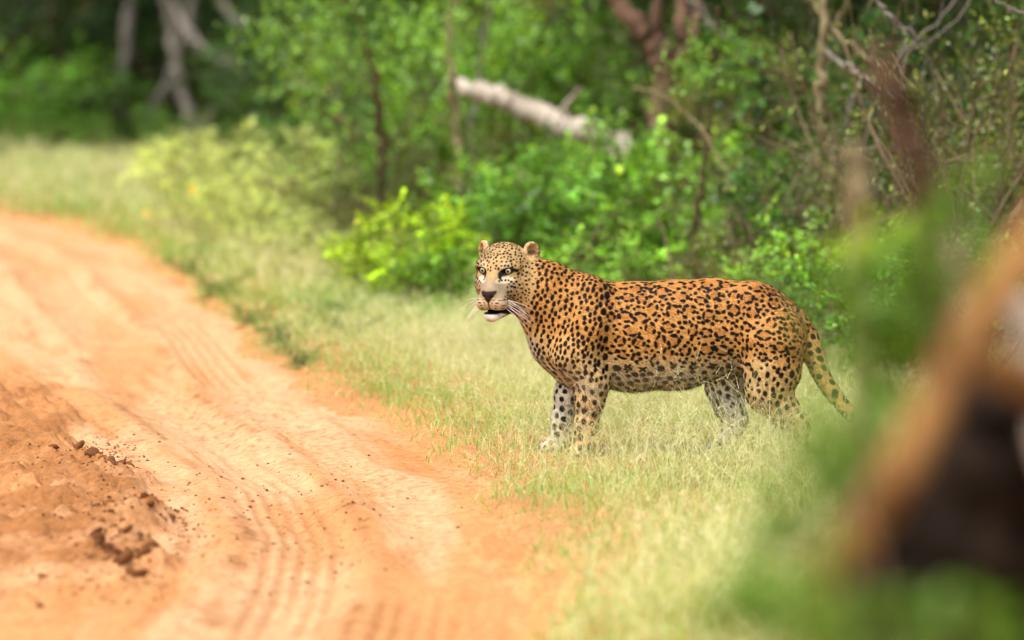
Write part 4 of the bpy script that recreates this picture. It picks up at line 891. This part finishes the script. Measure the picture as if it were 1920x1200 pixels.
tree('dead_tree', 'stump coloured dark as if in deep shade, behind the leaning orange-brown branch', 'stump',
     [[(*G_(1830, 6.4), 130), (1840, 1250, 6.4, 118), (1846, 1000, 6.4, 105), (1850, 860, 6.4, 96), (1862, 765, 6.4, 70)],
      [(1900, 740, 6.0, 60), (1835, 850, 5.9, 75), (1770, 970, 5.9, 85), (1700, 1100, 5.8, 85), (1660, 1230, 5.8, 80)], [(1870, 900, 6.3, 50), (1930, 800, 6.3, 46), (1990, 640, 6.3, 40)]], B_SHADE, seed=64, sides=14)
tree('dead_tree', 'grey-white weathered stub above the dark stump', 'stump',
     [[(*G_(2010, 6.1), 50), (2000, 1000, 6.1, 46), (1965, 740, 6.1, 40), (1920, 600, 6.1, 30), (1895, 545, 6.1, 20)]], B_WHITE, seed=65, sides=12)

def near_shrub(label, base, clumps, mat, seed, ll=.03):
    """leafy sprays on long stems: clumps = (photo x, photo y, metres, radius in pixels, leaves)"""
    R_ = np.random.default_rng(seed); b = at(*G_(*base)); b[2] = float(ground_z(b[0], b[1])[0]) - .02
    o = link('shrub', None, loc=b); tag(o, label, 'bush'); T_ = Tubes(); V_, F_, C_, off = [], [], [], 0
    for px, py, d, rp, n in clumps:
        c = at(px, py, d) - b; r = rp * d / FPX
        T_.add(smooth_path([[R_.normal(0, .03), R_.normal(0, .03), 0], c * [.35, .35, .55] + R_.normal(0, .03, 3), c * [.8, .8, .85] + R_.normal(0, .02, 3), c], 9), np.linspace(.006, .0015, 9), 5)
        sp_ = 7; tips = c + unit(R_.normal(size=(sp_, 3))) * r * R_.uniform(.5, 1.15, (sp_, 1))
        for t in tips: T_.add(np.array([c, (c + t) / 2 + R_.normal(0, .1, 3) * r, t]), [.0014, .0011, .0007], 3)
        i = R_.integers(sp_, size=n); t = R_.uniform(.15, 1.05, (n, 1)); p = c + (tips[i] - c) * t + R_.normal(0, .10, (n, 3)) * r
        v = R_.uniform(.65, 1.35, (n, 1)) * np.ones(3)
        V, F, C = leaf_mesh_arrays(p, unit(tips[i] - c + R_.normal(0, .8, (n, 3)) * r), unit(R_.normal(0, .5, (n, 3)) + [0, -.2, 1]), ll * R_.uniform(.6, 1.25, n), ll * .55 * R_.uniform(.7, 1.2, n), v)
        V_.append(V); F_.append(F + off); C_.append(C); off += len(V)
    link('stems', T_.mesh('stems'), o, B_TWIG); link('foliage', make_mesh('foliage', np.concatenate(V_), np.concatenate(F_), 3, np.concatenate(C_)), o, mat)
near_shrub('blurred green leafy spray in front of the leopard\'s tail', (1720, 6.6), [(1690, 560, 6.6, 95, 120), (1620, 610, 6.6, 80, 80), (1570, 560, 6.7, 60, 40), (1615, 500, 6.7, 60, 60), (1600, 560, 6.7, 60, 60), (1625, 640, 6.7, 70, 80), (1740, 620, 6.6, 90, 110), (1690, 690, 6.6, 90, 120), (1820, 520, 6.6, 90, 90), (1640, 700, 6.6, 70, 40), (1500, 610, 6.8, 45, 9), (1740, 480, 6.6, 80, 80), (1800, 420, 6.7, 80, 70), (1850, 330, 6.8, 60, 30), (1540, 680, 6.6, 50, 12)], L_NEAR, 81)
near_shrub('blurred yellow-green sprig beside the pale tan post-like sapling', (1690, 7.2), [(1640, 450, 7.2, 55, 50), (1590, 470, 7.2, 40, 18), (1700, 430, 7.2, 40, 24)], L_LIME, 82)
near_shrub('blurred green bush at the foot of the leaning orange-brown branch', (1600, 5.3), [(1520, 880, 5.4, 95, 80), (1440, 1010, 5.3, 95, 80), (1530, 960, 5.5, 90, 90), (1380, 1090, 5.2, 75, 40), (1480, 1110, 5.2, 100, 110), (1580, 800, 5.5, 80, 50), (1610, 880, 5.7, 80, 60), (1640, 790, 5.7, 70, 50), (1540, 1130, 5.4, 100, 100), (1460, 760, 5.6, 35, 5), (1330, 1180, 5.2, 60, 30), (1420, 1180, 5.2, 80, 60), (1500, 960, 5.3, 70, 40)], L_NEAR, 83)
near_shrub('blurred deep green leaves below the dark stump', (1800, 5.2), [(1740, 1190, 5.0, 90, 90), (1850, 1180, 5.0, 90, 80), (1660, 1180, 5.0, 80, 60), (1560, 1200, 5.0, 90, 90)], L_NEAR, 84)

# ------------------------------------------------------------------ clods of earth on the track
CR = np.random.default_rng(21)
def clod_mesh(seed):
    th, ph = np.meshgrid(np.linspace(0, math.pi, 6), np.arange(8) * 2 * math.pi / 8, indexing='ij')
    v = np.stack([np.sin(th) * np.cos(ph), np.sin(th) * np.sin(ph), np.cos(th)], -1).reshape(-1, 3)
    v *= (1 + .30 * noise(v * 1.7 + seed * 9.1, seed) + .16 * noise(v * 4 + seed, seed))[:, None]; v[:8] = v[:8].mean(0); v[-8:] = v[-8:].mean(0)
    i, j = np.meshgrid(np.arange(5), np.arange(8), indexing='ij')
    f = np.stack([i * 8 + j, (i + 1) * 8 + j, (i + 1) * 8 + (j + 1) % 8, i * 8 + (j + 1) % 8], -1).reshape(-1, 4)
    return make_mesh('clod', v * [1, .85, .62], f, 4, np.tile([.21, .088, .036], (len(v), 1)))
CLODS = [clod_mesh(s) for s in range(6)]
def clods(n, pts_, spread, size, label, group):
    Pp = np.array(pts_, float)
    for k in range(n):
        t = CR.uniform(0, len(Pp) - 1); i = int(t); px, py = Pp[i] + (Pp[i + 1] - Pp[i]) * (t - i) + CR.normal(0, 1, 2) * spread
        g = ground_at(px, py + 8); s = size * CR.uniform(.45, 1.3) ** 1.6
        o = link('earth_clod', CLODS[k % 6], None, SOIL, (g[0], g[1], track_z(g[0], g[1]) + s * .10)); o.scale = (s * CR.uniform(.8, 1.5), s, s * CR.uniform(.6, 1)); o.rotation_euler = tuple(CR.uniform(0, 6.28, 3) * [.15, .15, 1])
        tag(o, label, 'clod', group)
clods(34, [(140, 825), (165, 850), (205, 862), (240, 862)], (6, 3), .019, 'dark crumbly clod in the row broken off the earth mound\'s edge', 'clods along the mound edge')
clods(46, [(185, 945), (240, 955), (290, 962), (325, 955)], (11, 6), .016, 'small dark clod in the arc of crumbs across the track', 'clods in the arc of crumbs')
clods(40, [(180, 990), (195, 1030), (235, 1060), (290, 1010), (230, 1075)], (18, 12), .021, 'large loose dark clod lying on the pale rut below the arc of crumbs', 'loose clods in the rut')
clods(14, [(60, 860), (110, 900), (60, 950), (150, 1050), (120, 1100)], (40, 30), .014, 'brown clod lying on the churned mound', 'clods on the churned mound')
clods(40, [(330, 900), (480, 960), (600, 930), (700, 900), (820, 940), (560, 1060)], (60, 45), .006, 'tiny crumb of earth scattered over the smooth track', 'crumbs scattered over the track')
# fine crumbs, too small and many to pick apart
n = 2600; px = np.r_[CR.normal(185, 40, n // 4), CR.normal(255, 55, n // 4), CR.normal(220, 60, n // 4), CR.uniform(20, 700, n // 4)]; py = np.r_[CR.normal(850, 26, n // 4), CR.normal(953, 12, n // 4), CR.normal(1020, 40, n // 4), CR.uniform(840, 1120, n // 4)]
g = np.array([ground_at(a, b)[:2] for a, b in zip(px, py)]); hz, _ = track_profile(edge(g[:, 1]) - g[:, 0], g[:, 1]); s_ = .0022 + .0065 * CR.random(n) ** 3
oc = np.array([[1, 0, 0], [-1, 0, 0], [0, 1, 0], [0, -1, 0], [0, 0, .7], [0, 0, -.7]]); of = np.array([[0, 2, 4], [2, 1, 4], [1, 3, 4], [3, 0, 4], [2, 0, 5], [1, 2, 5], [3, 1, 5], [0, 3, 5]])
V = (np.c_[g, hz - .035 + s_ * .3][:, None] + oc[None] * (s_[:, None] * CR.uniform(.6, 1.3, (n, 6)))[..., None]).reshape(-1, 3)
F = (np.arange(n)[:, None, None] * 6 + of[None]).reshape(-1, 3)
tag(link('earth_crumbs', make_mesh('earth_crumbs', V, F, 3, np.repeat(np.array([.24, .10, .04]) * CR.uniform(.5, 1.3, (n, 1)), 6, 0)), None, SOIL), 'fine dark crumbs of earth strewn over the track', 'crumbs', kind='stuff')
